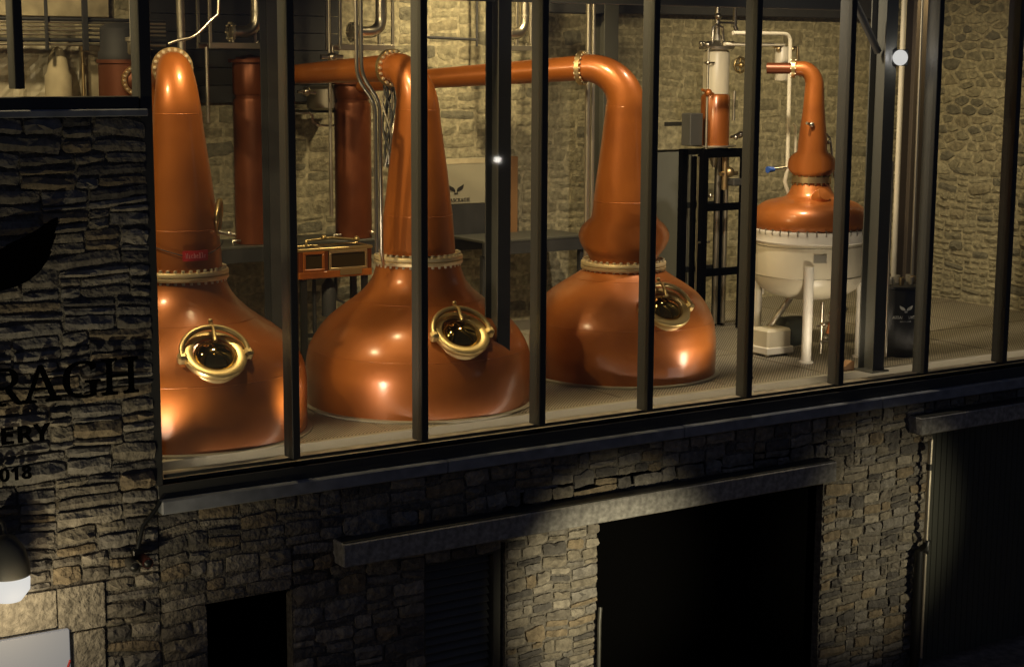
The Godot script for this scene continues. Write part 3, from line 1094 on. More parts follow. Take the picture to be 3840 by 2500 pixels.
	part(hb, "pipework", vb, M.steel)
	part(hb, "bracket", MB.new().box(Vector3(0, -0.02, -0.2), Vector3(0.5, 0.03, 0.4)), M.steel_paint)
	spirit_safe()
	# banner and door on the back wall
	var bn := thing("banner", "pale wall banner with dark wings and name, behind the middle pot still's neck", "banner", Vector3(12.07, 0, -5.9))
	part(bn, "panel", MB.new().box(Vector3(0.17, 5.845, 0), Vector3(1.1, 0.63, 0.03), 0.004), M.banner)
	part(bn, "header_strip", MB.new().box(Vector3(0.17, 6.12, 0.017), Vector3(1.08, 0.07, 0.006)), M.plaster)
	emblem(bn, M.ink, Vector3(0.0, 5.675, 0.017), 0.125, 0.006)
	letter(bn, "lettering", "AHASCRAGH", "Droid Serif", M.ink, -0.20, 0.22, 5.56, 5.61, 0.02, 0.006)
	var lb := single("lower_board", MB.new().box(Vector3(12.24, 5.2, -5.9), Vector3(1.1, 0.64, 0.04), 0.004), M.dark_wall, "dark board below the pale banner", "wall panel")
	lb.set_meta("label", "dark board on the back wall, just below the pale banner")
	single("wooden_post", MB.new().box(Vector3(12.95, 5.55, -5.85), Vector3(0.16, 1.24, 0.14), 0.01), M.timber, "brown wooden post right of the pale banner", "post")
	var dr := thing("grey_door", "plain grey door in the back wall, right of the right pot still", "door", Vector3(15.9, FLOOR, -5.93))
	part(dr, "leaf", MB.new().box(Vector3(0, 1.18, 0), Vector3(0.66, 2.34, 0.05), 0.006), M.door_grey)
	for x in [-0.36, 0.36]: part(dr, "jamb", MB.new().box(Vector3(x, 1.19, 0.01), Vector3(0.06, 2.38, 0.09), 0.006), M.door_grey)
	part(dr, "lintel_stone", MB.new().box(Vector3(0, 2.60, 0.0), Vector3(0.92, 0.44, 0.1), 0.015), M.inner[2])
	part(dr, "name_plate", MB.new().box(Vector3(0.0, 2.77, 0.055), Vector3(0.42, 0.055, 0.012)), M.ink)
	gin_column()
	# barrel table and things on it
	var ba := thing("barrel_table", "black drum table with white wings and name on it, beside the big steel column", "table", Vector3(15.86, FLOOR, -1.2))
	vb = MB.new()
	vb.lathe([Vector2(0.001, 0), Vector2(0.345, 0.0), Vector2(0.365, 0.03), Vector2(0.365, 0.85), Vector2(0.35, 0.88)], 48)
	part(ba, "drum", vb, M.black_paint)
	vb = MB.new()
	vb.lathe([Vector2(0.365, 0.87), Vector2(0.385, 0.88), Vector2(0.385, 0.905), Vector2(0.37, 0.912), Vector2(0.001, 0.912)], 48)
	part(ba, "table_top", vb, M.black_paint)
	var ang := atan2(-15.86 * 0.62, 15.4)
	var bs := Basis(Vector3.UP, ang + 0.12)
	emblem(ba, M.white_ink, bs * Vector3(0, 0.585, 0.362), 0.085, 0.008, bs)
	letter(ba, "lettering", "AHASCRAGH", "Droid Serif", M.white_ink, -0.17, 0.17, 0.50, 0.537, 0.352, 0.02, 400, bs)
	letter(ba, "lettering", "DISTILLERY", "Droid Sans", M.white_ink, -0.07, 0.07, 0.455, 0.47, 0.358, 0.014, 400, bs)
	rng.seed = 40
	for k in 9:
		var a := TAU * k / 9.0
		var at := Vector3(15.86 + 0.2 * cos(a), FLOOR + 0.912, -1.2 + 0.2 * sin(a))
		if k == 8: at = Vector3(15.86, FLOOR + 0.912, -1.2)
		var g := MB.new()
		g.lathe([Vector2(0.001, 0.0), Vector2(0.028, 0.0), Vector2(0.036, 0.05), Vector2(0.036, 0.095), Vector2(0.031, 0.095), Vector2(0.028, 0.02), Vector2(0.001, 0.018)], 14)
		var o := single("small_glass", g, M.cream if k % 2 == 0 else M.brass_worn, ["rightmost", "front right", "frontmost", "front left", "leftmost", "back left", "rearmost", "back right", "middle"][k] + " small bright cup on the black drum table", "cup", "cups on the drum table")
		o.position = at
	# right hand pipes and post
	h_column(16.62, -1.75, 0.3, 0.2, FLOOR, 9.9, "brown steel post between two white pipes, behind the black drum table", M.brown_steel)
	pipe_run("white_pipe", "upright white pipe just right of the big steel column", "pipe", [Vector3(16.1, 4.1, -1.5), Vector3(16.08, 9.8, -1.5)], 0.035, M.cream)
	pipe_run("white_pipe", "upright white pipe in front of the brown steel post", "pipe", [Vector3(16.44, 4.1, -1.5), Vector3(16.40, 9.8, -1.5)], 0.022, M.steel_satin)
	pipe_run("steel_pipe", "thin grey conduit close to the big steel column", "pipe", [Vector3(15.35, 3.85, -0.85), Vector3(15.33, 6.3, -0.85)], 0.018, M.steel_satin)
	# small white floodlight on the column
	var fl := thing("floodlight", "small glowing white floodlight on the big steel column", "lamp", Vector3(14.80, 7.56, -0.27))
	fl.rotation.y = -0.5
	part(fl, "housing", MB.new().box(Vector3(0, 0, -0.03), Vector3(0.2, 0.19, 0.05), 0.01), M.black_paint)
	vb = MB.new()
	vb.xf = Transform3D(Basis(Vector3(1, 0, 0), PI / 2), Vector3(0, 0, 0.0))
	vb.lathe([Vector2(0.092, 0.0), Vector2(0.08, 0.03), Vector2(0.05, 0.055), Vector2(0.001, 0.062)], 24)
	part(fl, "lens", vb, M.lamp_glow)
	omni(Vector3(14.80, 7.56, -0.22), 0.12, lin(1, 0.95, 0.9), 0.05)
	# wooden wedge by the column foot
	vb = MB.new()
	vb.poly(PackedVector2Array([Vector2(-0.15, 0), Vector2(0.12, 0), Vector2(0.12, 0.11), Vector2(0.08, 0.12)]), -0.05, 0.05)
	var wd := single("wooden_wedge", vb, M.timber, "small wooden wedge at the foot of the big steel column", "wedge")
	wd.position = Vector3(14.42, FLOOR, -0.62)

func condenser(at: Vector3, r: float, h: float, top: float, label: String, port: bool) -> void:
	var t := thing("copper_condenser", label, "condenser", at, "upright copper condensers")
	var b := MB.new()
	b.lathe([Vector2(0.001, 0.0), Vector2(r, 0.0), Vector2(r, h - 0.04), Vector2(r * 0.97, h)], 40)
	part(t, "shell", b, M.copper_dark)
	b = MB.new()
	b.lathe([Vector2(r * 0.9, h - 0.01), Vector2(r * 0.9, h + 0.05)], 40)
	part(t, "waist", b, M.copper_dark)
	b = MB.new()
	b.lathe([Vector2(r * 0.97, h + 0.05), Vector2(r * 1.0, h + 0.08), Vector2(r * 1.0, top - 0.12), Vector2(r * 0.8, top - 0.04), Vector2(0.001, top)], 40)
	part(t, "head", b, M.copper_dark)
	b = MB.new()
	b.lathe([Vector2(r * 1.02, top - 0.1), Vector2(r * 1.22, top - 0.1), Vector2(r * 1.22, top - 0.06), Vector2(r * 1.0, top - 0.06)], 40)
	part(t, "top_flange", b, M.copper_dark)
	if port:
		var ax := Vector3(0.93, 0, 0.36).normalized()
		var bs := Basis(ax.cross(Vector3.UP).normalized(), ax, Vector3.UP)
		bs = Basis(Vector3.UP.cross(ax).normalized(), ax, Vector3.UP.cross(ax).normalized().cross(ax))
		flange_ring(t, "port_flange", Vector3(0, h + 0.28, 0) + ax * (r + 0.02), bs, 0.17, 16, M.brass_worn)
	# small taps at the foot
	b = MB.new()
	b.tube([Vector3(-r, 0.05, 0.1), Vector3(-r - 0.1, 0.05, 0.1), Vector3(-r - 0.1, -0.02, 0.1)], [0.015], 8)
	b.ball(Vector3(r * 0.7, 0.06, r * 0.8), 0.035)
	part(t, "tap", b, M.steel)

func flange_ring(t: Node, called: String, at: Vector3, bs: Basis, r: float, nb: int, m: Material, th := 0.022) -> void:
	var b := MB.new()
	b.xf = Transform3D(bs, at)
	b.lathe([Vector2(r * 0.7, -th), Vector2(r, -th), Vector2(r, th), Vector2(r * 0.7, th)], 36)
	part(t, called, b, m)
	b = MB.new()
	b.xf = Transform3D(bs, at)
	for i in nb:
		var a := TAU * i / nb
		b.xf = Transform3D(bs, at) * Transform3D(Basis(), Vector3(cos(a) * r * 0.87, 0, sin(a) * r * 0.87))
		b.lathe([Vector2(0.001, -th - 0.016), Vector2(r * 0.085, -th - 0.014), Vector2(r * 0.085, th + 0.014), Vector2(0.001, th + 0.016)], 6)
	stuff(part(t, "bolt_ring", b, M.bolt))

func tray(at: Vector3, w: float, label: String) -> void:
	var t := thing("pipe_stand", label, "pipe stand", at, "steel frames above the condensers")
	for z in [0.0, -0.36]:
		part(t, "channel", MB.new().box(Vector3(0, 0, z), Vector3(w, 0.07, 0.05), 0.004), M.steel_satin)
		for s in [-1.0, 1.0]:
			part(t, "upright", MB.new().box(Vector3(s * (w * 0.5 - 0.02), 1.1, z), Vector3(0.035, 2.13, 0.035), 0.003), M.steel_satin)
	part(t, "tray_plate", MB.new().box(Vector3(0, 0.02, -0.18), Vector3(w - 0.02, 0.012, 0.3)), M.steel_paint)
	var b := MB.new()
	b.tube([Vector3(w * 0.3, 0.03, 0.0), Vector3(w * 0.3, 0.06, 0.0)], [0.015], 8)
	b.tube([Vector3(-w * 0.1, 0.03, 0.0), Vector3(-w * 0.1, 0.07, 0.0)], [0.015], 8)
	stuff(part(t, "bolts", b, M.steel))

func elbow(c: Vector3, left: float, label: String) -> void:
	var t := thing("elbow_pipe", label, "pipe", c, "steel elbow pipes")
	var P := [Vector3(0, 2.0, 0)]
	P.append_array(bend(Vector3(0, 1, 0), Vector3(0, 0, 0), Vector3(-1, 0, 0), 0.2, 8))
	P.append(Vector3(-left, 0, 0))
	part(t, "pipe", MB.new().tube(P, [0.072], 24), M.steel)
	flange_ring(t, "end_flange", Vector3(-left, 0, 0), Basis(Vector3(0, 1, 0), Vector3(1, 0, 0), Vector3(0, 0, -1)), 0.12, 8, M.steel_satin, 0.015)
	part(t, "joint_band", MB.new().tube([Vector3(0, 0.23, 0), Vector3(0, 0.25, 0)], [0.077], 24), M.steel_satin)

func build_left_top() -> void:
	# seen through the upper window: pipe rack, sheeting, third condenser
	var ys := [7.95, 7.915, 7.87, 7.825, 7.775, 7.71, 7.66]
	var rs := [0.02, 0.016, 0.012, 0.016, 0.013, 0.024, 0.016]
	for i in 7:
		pipe_run("rack_pipe", "%s horizontal pipe of the rack behind the upper window, %s from the top" % ["dark" if i in [0, 5] else "pale steel", ["first", "second", "third", "fourth", "fifth", "sixth", "seventh"][i]], "pipe", [Vector3(3.0, ys[i], -5.5), Vector3(7.75, ys[i], -5.5)], rs[i], M.dark_wall if i in [0, 5] else M.steel_satin, "pipes in the rack behind the upper window")
	for x in [5.15, 6.28, 6.74]:
		single("pipe_hanger", MB.new().box(Vector3(x, 7.9, -5.45), Vector3(0.035 if x < 6.5 else 0.07, 0.62, 0.03), 0.003), M.dark_wall, "dark upright hanger across the pipe rack, " + ("far left" if x < 6 else ("thin middle one" if x < 6.5 else "broad right one")), "pipe hanger")
	var ps := thing("plastic_sheeting", "pale wrinkled sheeting on the back wall under the pipe rack", "sheeting", Vector3(6.42, 7.2, -5.9))
	var f := FastNoiseLite.new()
	f.frequency = 2.2
	f.seed = 4
	var b := MB.new()
	for i in 24:
		for j in 16:
			var P := []
			for q in [[i, j], [i + 1, j], [i + 1, j + 1], [i, j + 1]]:
				var x: float = -0.62 + 1.24 * q[0] / 24.0
				var y: float = -0.34 + 0.78 * q[1] / 16.0
				P.append(Vector3(x, y, 0.05 * f.get_noise_2d(x * 2.0, y * 0.9) + 0.02 * f.get_noise_2d(x * 5.0 + y * 3.0, y * 4.0)))
			b.quad(P[0], P[1], P[2], P[3], Vector3.BACK)
	part(ps, "sheet", b, M.sheet)
	single("stone_pillar", MB.new().lathe([Vector2(0.001, 6.6), Vector2(0.16, 6.6), Vector2(0.16, 7.3), Vector2(0.13, 7.34), Vector2(0.11, 7.5), Vector2(0.05, 7.62), Vector2(0.001, 7.64)], 20), M.plaster, "pale rounded bollard shape standing before the sheeting", "pillar").position = Vector3(6.48, 0, -5.7)
	single("plaster_pier", MB.new().box(Vector3(6.93, 7.2, -5.85), Vector3(0.26, 0.92, 0.1), 0.008), M.plaster, "pale plastered pier left of the brown drum condenser", "pier")
	single("dark_pipe", MB.new().tube([Vector3(6.78, 6.8, -5.7), Vector3(6.78, 7.68, -5.7)], [0.02], 10), M.brass_worn, "dull upright pipe beside the pale plastered pier", "pipe")
	single("plaster_wall", MB.new().box(Vector3(5.6, 8.2, -5.93), Vector3(3.2, 0.42, 0.05), 0.008), M.plaster, "pale plastered strip of wall above the pipe rack", "wall panel")
	single("plaster_wall", MB.new().box(Vector3(5.3, 7.28, -5.93), Vector3(0.94, 0.7, 0.05), 0.008), M.plaster, "pale plastered wall left of the wrinkled sheeting", "wall panel")
	# third condenser
	var t := thing("copper_condenser", "dark copper drum condenser with a round bolted port, behind the upper window", "condenser", Vector3(7.06, 6.3, -5.15), "upright copper condensers")
	b = MB.new()
	b.lathe([Vector2(0.001, 0), Vector2(0.27, 0), Vector2(0.27, 1.14), Vector2(0.29, 1.15), Vector2(0.29, 1.19), Vector2(0.001, 1.19)], 40)
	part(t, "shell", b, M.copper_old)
	flange_ring(t, "port_flange", Vector3(0.06, 0.95, 0.30), Basis(Vector3(1, 0, 0), Vector3(0, 0, 1), Vector3(0, -1, 0)), 0.175, 18, M.brass_worn)
	b = MB.new()
	b.xf = Transform3D(Basis(Vector3(1, 0, 0), PI / 2), Vector3(0.06, 0.95, 0.3))
	b.lathe([Vector2(0.12, 0), Vector2(0.10, 0.03), Vector2(0.05, 0.055), Vector2(0.001, 0.06)], 24)
	part(t, "port_cover", b, M.copper_old)
	b = MB.new()
	b.lathe([Vector2(0.27, 1.19), Vector2(0.27, 1.27), Vector2(0.24, 1.3), Vector2(0.24, 1.55), Vector2(0.18, 1.6), Vector2(0.001, 1.62)], 32)
	part(t, "grey_hood", b, M.dark_wall)
	t = thing("white_stack_pipe", "white upright pipe with a steel pot at its foot, behind the upper window", "pipe", Vector3(7.05, 7.55, -4.7))
	part(t, "pipe", MB.new().tube([Vector3(0, 0.2, 0), Vector3(0, 2.2, 0)], [0.042], 16), M.white_paint)
	b = MB.new()
	b.lathe([Vector2(0.06, 0.0), Vector2(0.075, 0.02), Vector2(0.075, 0.14), Vector2(0.1, 0.15), Vector2(0.1, 0.19), Vector2(0.045, 0.2)], 24)
	part(t, "pot", b, M.steel_satin)

func spirit_safe() -> void:
	var t := thing("spirit_safe", "copper and brass spirit safe with glass windows, between the left and middle pot stills", "spirit safe", Vector3(9.4, 4.86, -4.5))
	var w := 1.0
	part(t, "base_tray", MB.new().box(Vector3(0, 0.045, 0), Vector3(w, 0.09, 0.42), 0.01), M.copper)
	for x in [-0.47, -0.13, 0.47]:
		for z in [-0.18, 0.18]:
			part(t, "corner_post", MB.new().box(Vector3(x, 0.21, z), Vector3(0.06, 0.26, 0.05), 0.01), M.copper_dark)
	part(t, "back_panel", MB.new().box(Vector3(0, 0.2, -0.19), Vector3(0.94, 0.26, 0.02)), M.black_paint)
	part(t, "divider", MB.new().box(Vector3(-0.13, 0.2, 0), Vector3(0.02, 0.24, 0.34)), M.black_paint)
	part(t, "top_plate", MB.new().box(Vector3(0, 0.345, 0), Vector3(0.96, 0.01, 0.36)), M.dark_wall)
	for z in [-0.19, 0.19]: part(t, "top_rail", MB.new().box(Vector3(0, 0.355, z), Vector3(w + 0.02, 0.04, 0.05), 0.008), M.brass)
	for x in [-0.49, -0.14, 0.49]: part(t, "top_rail", MB.new().box(Vector3(x, 0.354, 0), Vector3(0.05, 0.036, 0.34), 0.008), M.brass_worn)
	part(t, "name_plate", MB.new().box(Vector3(0.2, 0.065, 0.215), Vector3(0.3, 0.075, 0.012), 0.003), M.brass)
	part(t, "window_pane", MB.new().box(Vector3(-0.3, 0.21, 0.185), Vector3(0.28, 0.24, 0.012)), M.safe_glass)
	part(t, "window_pane", MB.new().box(Vector3(0.17, 0.21, 0.185), Vector3(0.54, 0.24, 0.012)), M.safe_glass)
	part(t, "side_panel", MB.new().box(Vector3(-0.485, 0.21, 0), Vector3(0.02, 0.26, 0.36)), M.copper_dark)
	for q in [[-0.3, 0.22], [0.17, 0.46]]:
		var fr := MB.new()
		for sg in [-1.0, 1.0]:
			fr.box(Vector3(q[0], 0.21 + sg * 0.105, 0.203), Vector3(q[1] + 0.07, 0.034, 0.02), 0.006)
			fr.box(Vector3(q[0] + sg * (q[1] * 0.5 + 0.018), 0.21, 0.2035), Vector3(0.034, 0.18, 0.02), 0.006)
		part(t, "window_frame", fr, M.brass_worn if q[0] > 0 else M.copper)
	for x in [-0.3, 0.02, 0.18, 0.33]:
		var b := MB.new()
		b.lathe([Vector2(0.03, 0.09), Vector2(0.035, 0.11), Vector2(0.012, 0.13), Vector2(0.012, 0.2), Vector2(0.04, 0.22), Vector2(0.04, 0.24), Vector2(0.001, 0.25)], 14)
		b.v = Transform3D(Basis(), Vector3(x, 0, 0.02)) * b.v
		part(t, "spirit_bowl", b, M.brass)
	var b2 := MB.new()
	b2.tube([Vector3(-0.25, 0.36, -0.1), Vector3(-0.25, 0.44, -0.1), Vector3(0.1, 0.46, -0.1), Vector3(0.4, 0.42, -0.1)], [0.018], 8)
	b2.ball(Vector3(-0.02, 0.47, -0.08), 0.035)
	b2.ball(Vector3(0.42, 0.43, -0.05), 0.04)
	part(t, "feed_pipe", b2, M.brass)
	for x in [-0.42, 0.42]:
		for z in [-0.15, 0.15]:
			part(t, "leg", MB.new().box(Vector3(x, -0.53, z), Vector3(0.08, 1.06, 0.05), 0.004), M.black_paint)
	part(t, "stretcher", MB.new().box(Vector3(0, -0.7, 0.15), Vector3(0.78, 0.05, 0.03)), M.black_paint)
	b2 = MB.new()
	b2.tube([Vector3(-0.2, 0.0, 0), Vector3(-0.2, -1.0, 0)], [0.025], 8)
	b2.tube([Vector3(0.1, 0.0, 0), Vector3(0.1, -0.3, 0), Vector3(0.3, -0.4, 0), Vector3(0.3, -1.0, 0)], [0.02], 8)
	b2.lathe([Vector2(0.09, -0.5), Vector2(0.09, -0.12), Vector2(0.02, -0.02)], 16)
	part(t, "drain_pipe", b2, M.dark_wall)

func gin_column() -> void:
	var t := thing("column_still", "slim cream and copper column still on a tall black stand", "column still", Vector3(15.10, 0, -4.0))
	var b := MB.new()
	b.lathe([Vector2(0.18, 7.06), Vector2(0.18, 7.62), Vector2(0.16, 7.65)], 32)
	part(t, "cream_jacket", b, M.cream)
	b = MB.new()
	b.lathe([Vector2(0.2, 6.36), Vector2(0.2, 7.02), Vector2(0.17, 7.06)], 32)
	part(t, "copper_pot", b, M.copper)
	b = MB.new()
	b.lathe([Vector2(0.001, 7.66), Vector2(0.24, 7.66), Vector2(0.25, 7.70), Vector2(0.2, 7.73), Vector2(0.08, 7.78), Vector2(0.05, 7.86)], 32)
	part(t, "lid", b, M.steel_satin)
	b = MB.new()
	for k in 7:
		var a := TAU * k / 7
		b.ball(Vector3(cos(a) * 0.22, 7.74, sin(a) * 0.22), 0.035, 8)
	stuff(part(t, "lid_clamps", b, M.steel))
	b = MB.new()
	b.tube([Vector3(0.0, 7.8, 0), Vector3(0.0, 9.8, 0)], [0.036], 12)
	b.tube([Vector3(0.31, 9.8, 0), Vector3(0.31, 7.98, 0), Vector3(0.36, 7.9, 0), Vector3(0.55, 7.88, 0)], [0.03], 12)
	b.tube([Vector3(0, 8.02, 0), Vector3(0.31, 8.02, 0)], [0.018], 8)
	b.tube([Vector3(-0.14, 7.7, 0.08), Vector3(-0.14, 7.95, 0.08), Vector3(-0.07, 7.99, 0.08), Vector3(0.03, 7.95, 0.08), Vector3(0.05, 7.75, 0.08)], [0.02], 8)
	b.ball(Vector3(-0.02, 8.1, 0.04), 0.05)
	part(t, "top_pipe", b, M.steel)
	b = MB.new()
	b.tube([Vector3(-0.27, 3.9, 0.15), Vector3(-0.27, 7.7, 0.15)], [0.018], 8)
	b.tube([Vector3(0.2, 7.1, 0.16), Vector3(0.2, 6.7, 0.16)], [0.02], 8)
	part(t, "side_pipe", b, M.steel_satin)
	b = MB.new()
	b.ball(Vector3(-0.28, 7.72, 0.15), 0.05)
	b.ball(Vector3(-0.27, 7.48, 0.15), 0.035)
	b.tube([Vector3(-0.34, 7.48, 0.15), Vector3(-0.16, 7.48, 0.15)], [0.014], 6)
	part(t, "gauge", b, M.steel)
	b = MB.new()
	b.ball(Vector3(-0.27, 7.08, 0.17), 0.055)
	b.tube([Vector3(-0.38, 7.12, 0.17), Vector3(-0.18, 7.06, 0.17)], [0.02], 8)
	part(t, "side_valve", b, M.copper)
	b = MB.new()
	b.xf = Transform3D(Basis(Vector3(1, 0, 0), PI / 2), Vector3(0.3, 7.45, 0.15))
	b.torus(0.1, 0.018, 24, 8)
	b.xf = Transform3D()
	b.tube([Vector3(0.2, 7.45, 0.15), Vector3(0.4, 7.45, 0.15)], [0.018], 8)
	b.tube([Vector3(0.3, 7.35, 0.15), Vector3(0.3, 7.55, 0.15)], [0.018], 8)
	b.ball(Vector3(0.3, 7.45, 0.17), 0.045)
	part(t, "hand_wheel", b, M.brass)
	b = MB.new()
	b.ball(Vector3(0.33, 6.5, 0.15), 0.05)
	b.ball(Vector3(0.24, 6.47, 0.17), 0.04)
	b.tube([Vector3(0.15, 6.47, 0.17), Vector3(0.42, 6.55, 0.17)], [0.018], 8)
	part(t, "drain_valve", b, M.steel)
	part(t, "grey_cabinet", MB.new().box(Vector3(-0.40, 6.58, 0.0), Vector3(0.22, 0.44, 0.2), 0.01), M.grey_box)
	b = MB.new()
	b.lathe([Vector2(0.001, 6.34), Vector2(0.3, 6.34), Vector2(0.3, 6.36), Vector2(0.001, 6.36)], 32)
	b.lathe([Vector2(0.02, 6.05), Vector2(0.05, 6.15), Vector2(0.14, 6.28), Vector2(0.16, 6.34)], 24)
	part(t, "base_flange", b, M.steel_satin)
	# stand
	for x in [-0.34, 0.0, 0.38]:
		for z in [-0.25, 0.2]:
			if x == 0.0 and z > 0.0: continue
			part(t, "stand_post", MB.new().box(Vector3(x, 5.05, z), Vector3(0.10, 2.5, 0.09), 0.004), M.black)
	for y in [6.26, 5.52, 4.62]:
		part(t, "stand_beam", MB.new().box(Vector3(0.02, y, 0.2), Vector3(0.8, 0.12 if y > 6 else 0.1, 0.07), 0.004), M.black)
		part(t, "stand_beam", MB.new().box(Vector3(0.02, y, -0.25), Vector3(0.8, 0.08, 0.07), 0.004), M.black_paint)
	for x in [-0.22, -0.08, 0.2, 0.31]:
		part(t, "stand_post", MB.new().box(Vector3(x, 5.0, -0.16), Vector3(0.06, 2.4, 0.06), 0.004), M.black)
	for x in [-0.2, -0.1, 0.12, 0.27]:
		part(t, "service_pipe", MB.new().tube([Vector3(x, 3.85, -0.05), Vector3(x, 6.2, -0.05)], [0.036], 12), M.steel_satin)
	b = MB.new()
	b.ball(Vector3(0.16, 5.99, 0.14), 0.075, 12)
	b.tube([Vector3(0.08, 6.2, 0.14), Vector3(0.08, 5.75, 0.14)], [0.04], 10)
	b.tube([Vector3(0.0, 5.97, 0.14), Vector3(0.3, 5.97, 0.14)], [0.03], 10)
	part(t, "control_valve", b, M.brass_worn)
	part(t, "valve_actuator", MB.new().box(Vector3(0.28, 5.85, 0.16), Vector3(0.22, 0.1, 0.14), 0.015), M.grey_box)
	b = MB.new()
	b.ball(Vector3(-0.2, 5.68, 0.18), 0.035)
	b.tube([Vector3(-0.42, 5.05, 0.22), Vector3(-0.22, 5.05, 0.22)], [0.016], 6)
	part(t, "pipe_clip", b, M.steel)
	pipe_run("steel_pipe", "pale steel pipe left of the tall black stand", "pipe", [Vector3(14.93, 4.1, -4.35), Vector3(14.91, 6.3, -4.35)], 0.022, M.steel_satin)

# ---------------------------------------------------------------- pot stills
func build_stills() -> void:
	var P1 := [[1.225, 3.80], [1.228, 4.15], [1.225, 4.33], [1.205, 4.46], [1.15, 4.60], [1.04, 4.74], [0.90, 4.86], [0.74, 4.965], [0.60, 5.08], [0.51, 5.18], [0.455, 5.28], [0.435, 5.36]]
	var P2 := [[1.235, 3.80], [1.24, 4.12], [1.235, 4.27], [1.20, 4.42], [1.12, 4.57], [1.0, 4.72], [0.84, 4.85], [0.71, 4.945], [0.60, 5.04], [0.52, 5.14], [0.475, 5.25], [0.455, 5.33]]
	var P3 := [[1.125, 3.80], [1.13, 4.15], [1.12, 4.28], [1.09, 4.45], [1.01, 4.62], [0.90, 4.76], [0.75, 4.87], [0.61, 4.955], [0.50, 5.03], [0.45, 5.08]]
	var N := [[0.405, 5.44], [0.398, 5.56], [0.375, 5.85], [0.345, 6.10], [0.32, 6.32], [0.28, 6.62], [0.25, 6.85], [0.238, 6.98]]
	var N3 := [[0.40, 5.15], [0.43, 5.22], [0.495, 5.31], [0.535, 5.40], [0.54, 5.47], [0.50, 5.56], [0.43, 5.63], [0.39, 5.68], [0.37, 5.86], [0.34, 6.12], [0.29, 6.5], [0.25, 6.86], [0.24, 6.98]]
	pot_still(Vector3(6.35, 0, -1.68), P1, N, 5.40, 0.46, Vector3(0.30, 0, -0.95).normalized(), 0.5, [], "left copper pot still, with a red name plate hung round its neck", 0)
	pot_still(Vector3(9.12, 0, -1.77), P2, N, 5.375, 0.48, Vector3(-0.12, 0, -0.99).normalized(), 0.47, [], "middle copper pot still, behind the bright twin pipes", 1)
	pot_still(Vector3(12.08, 0, -2.0), P3, N3, 5.10, 0.505, Vector3(-0.55, 0, -0.83).normalized(), 0.56, [], "right copper pot still, with a round bulge above its collar", 2)

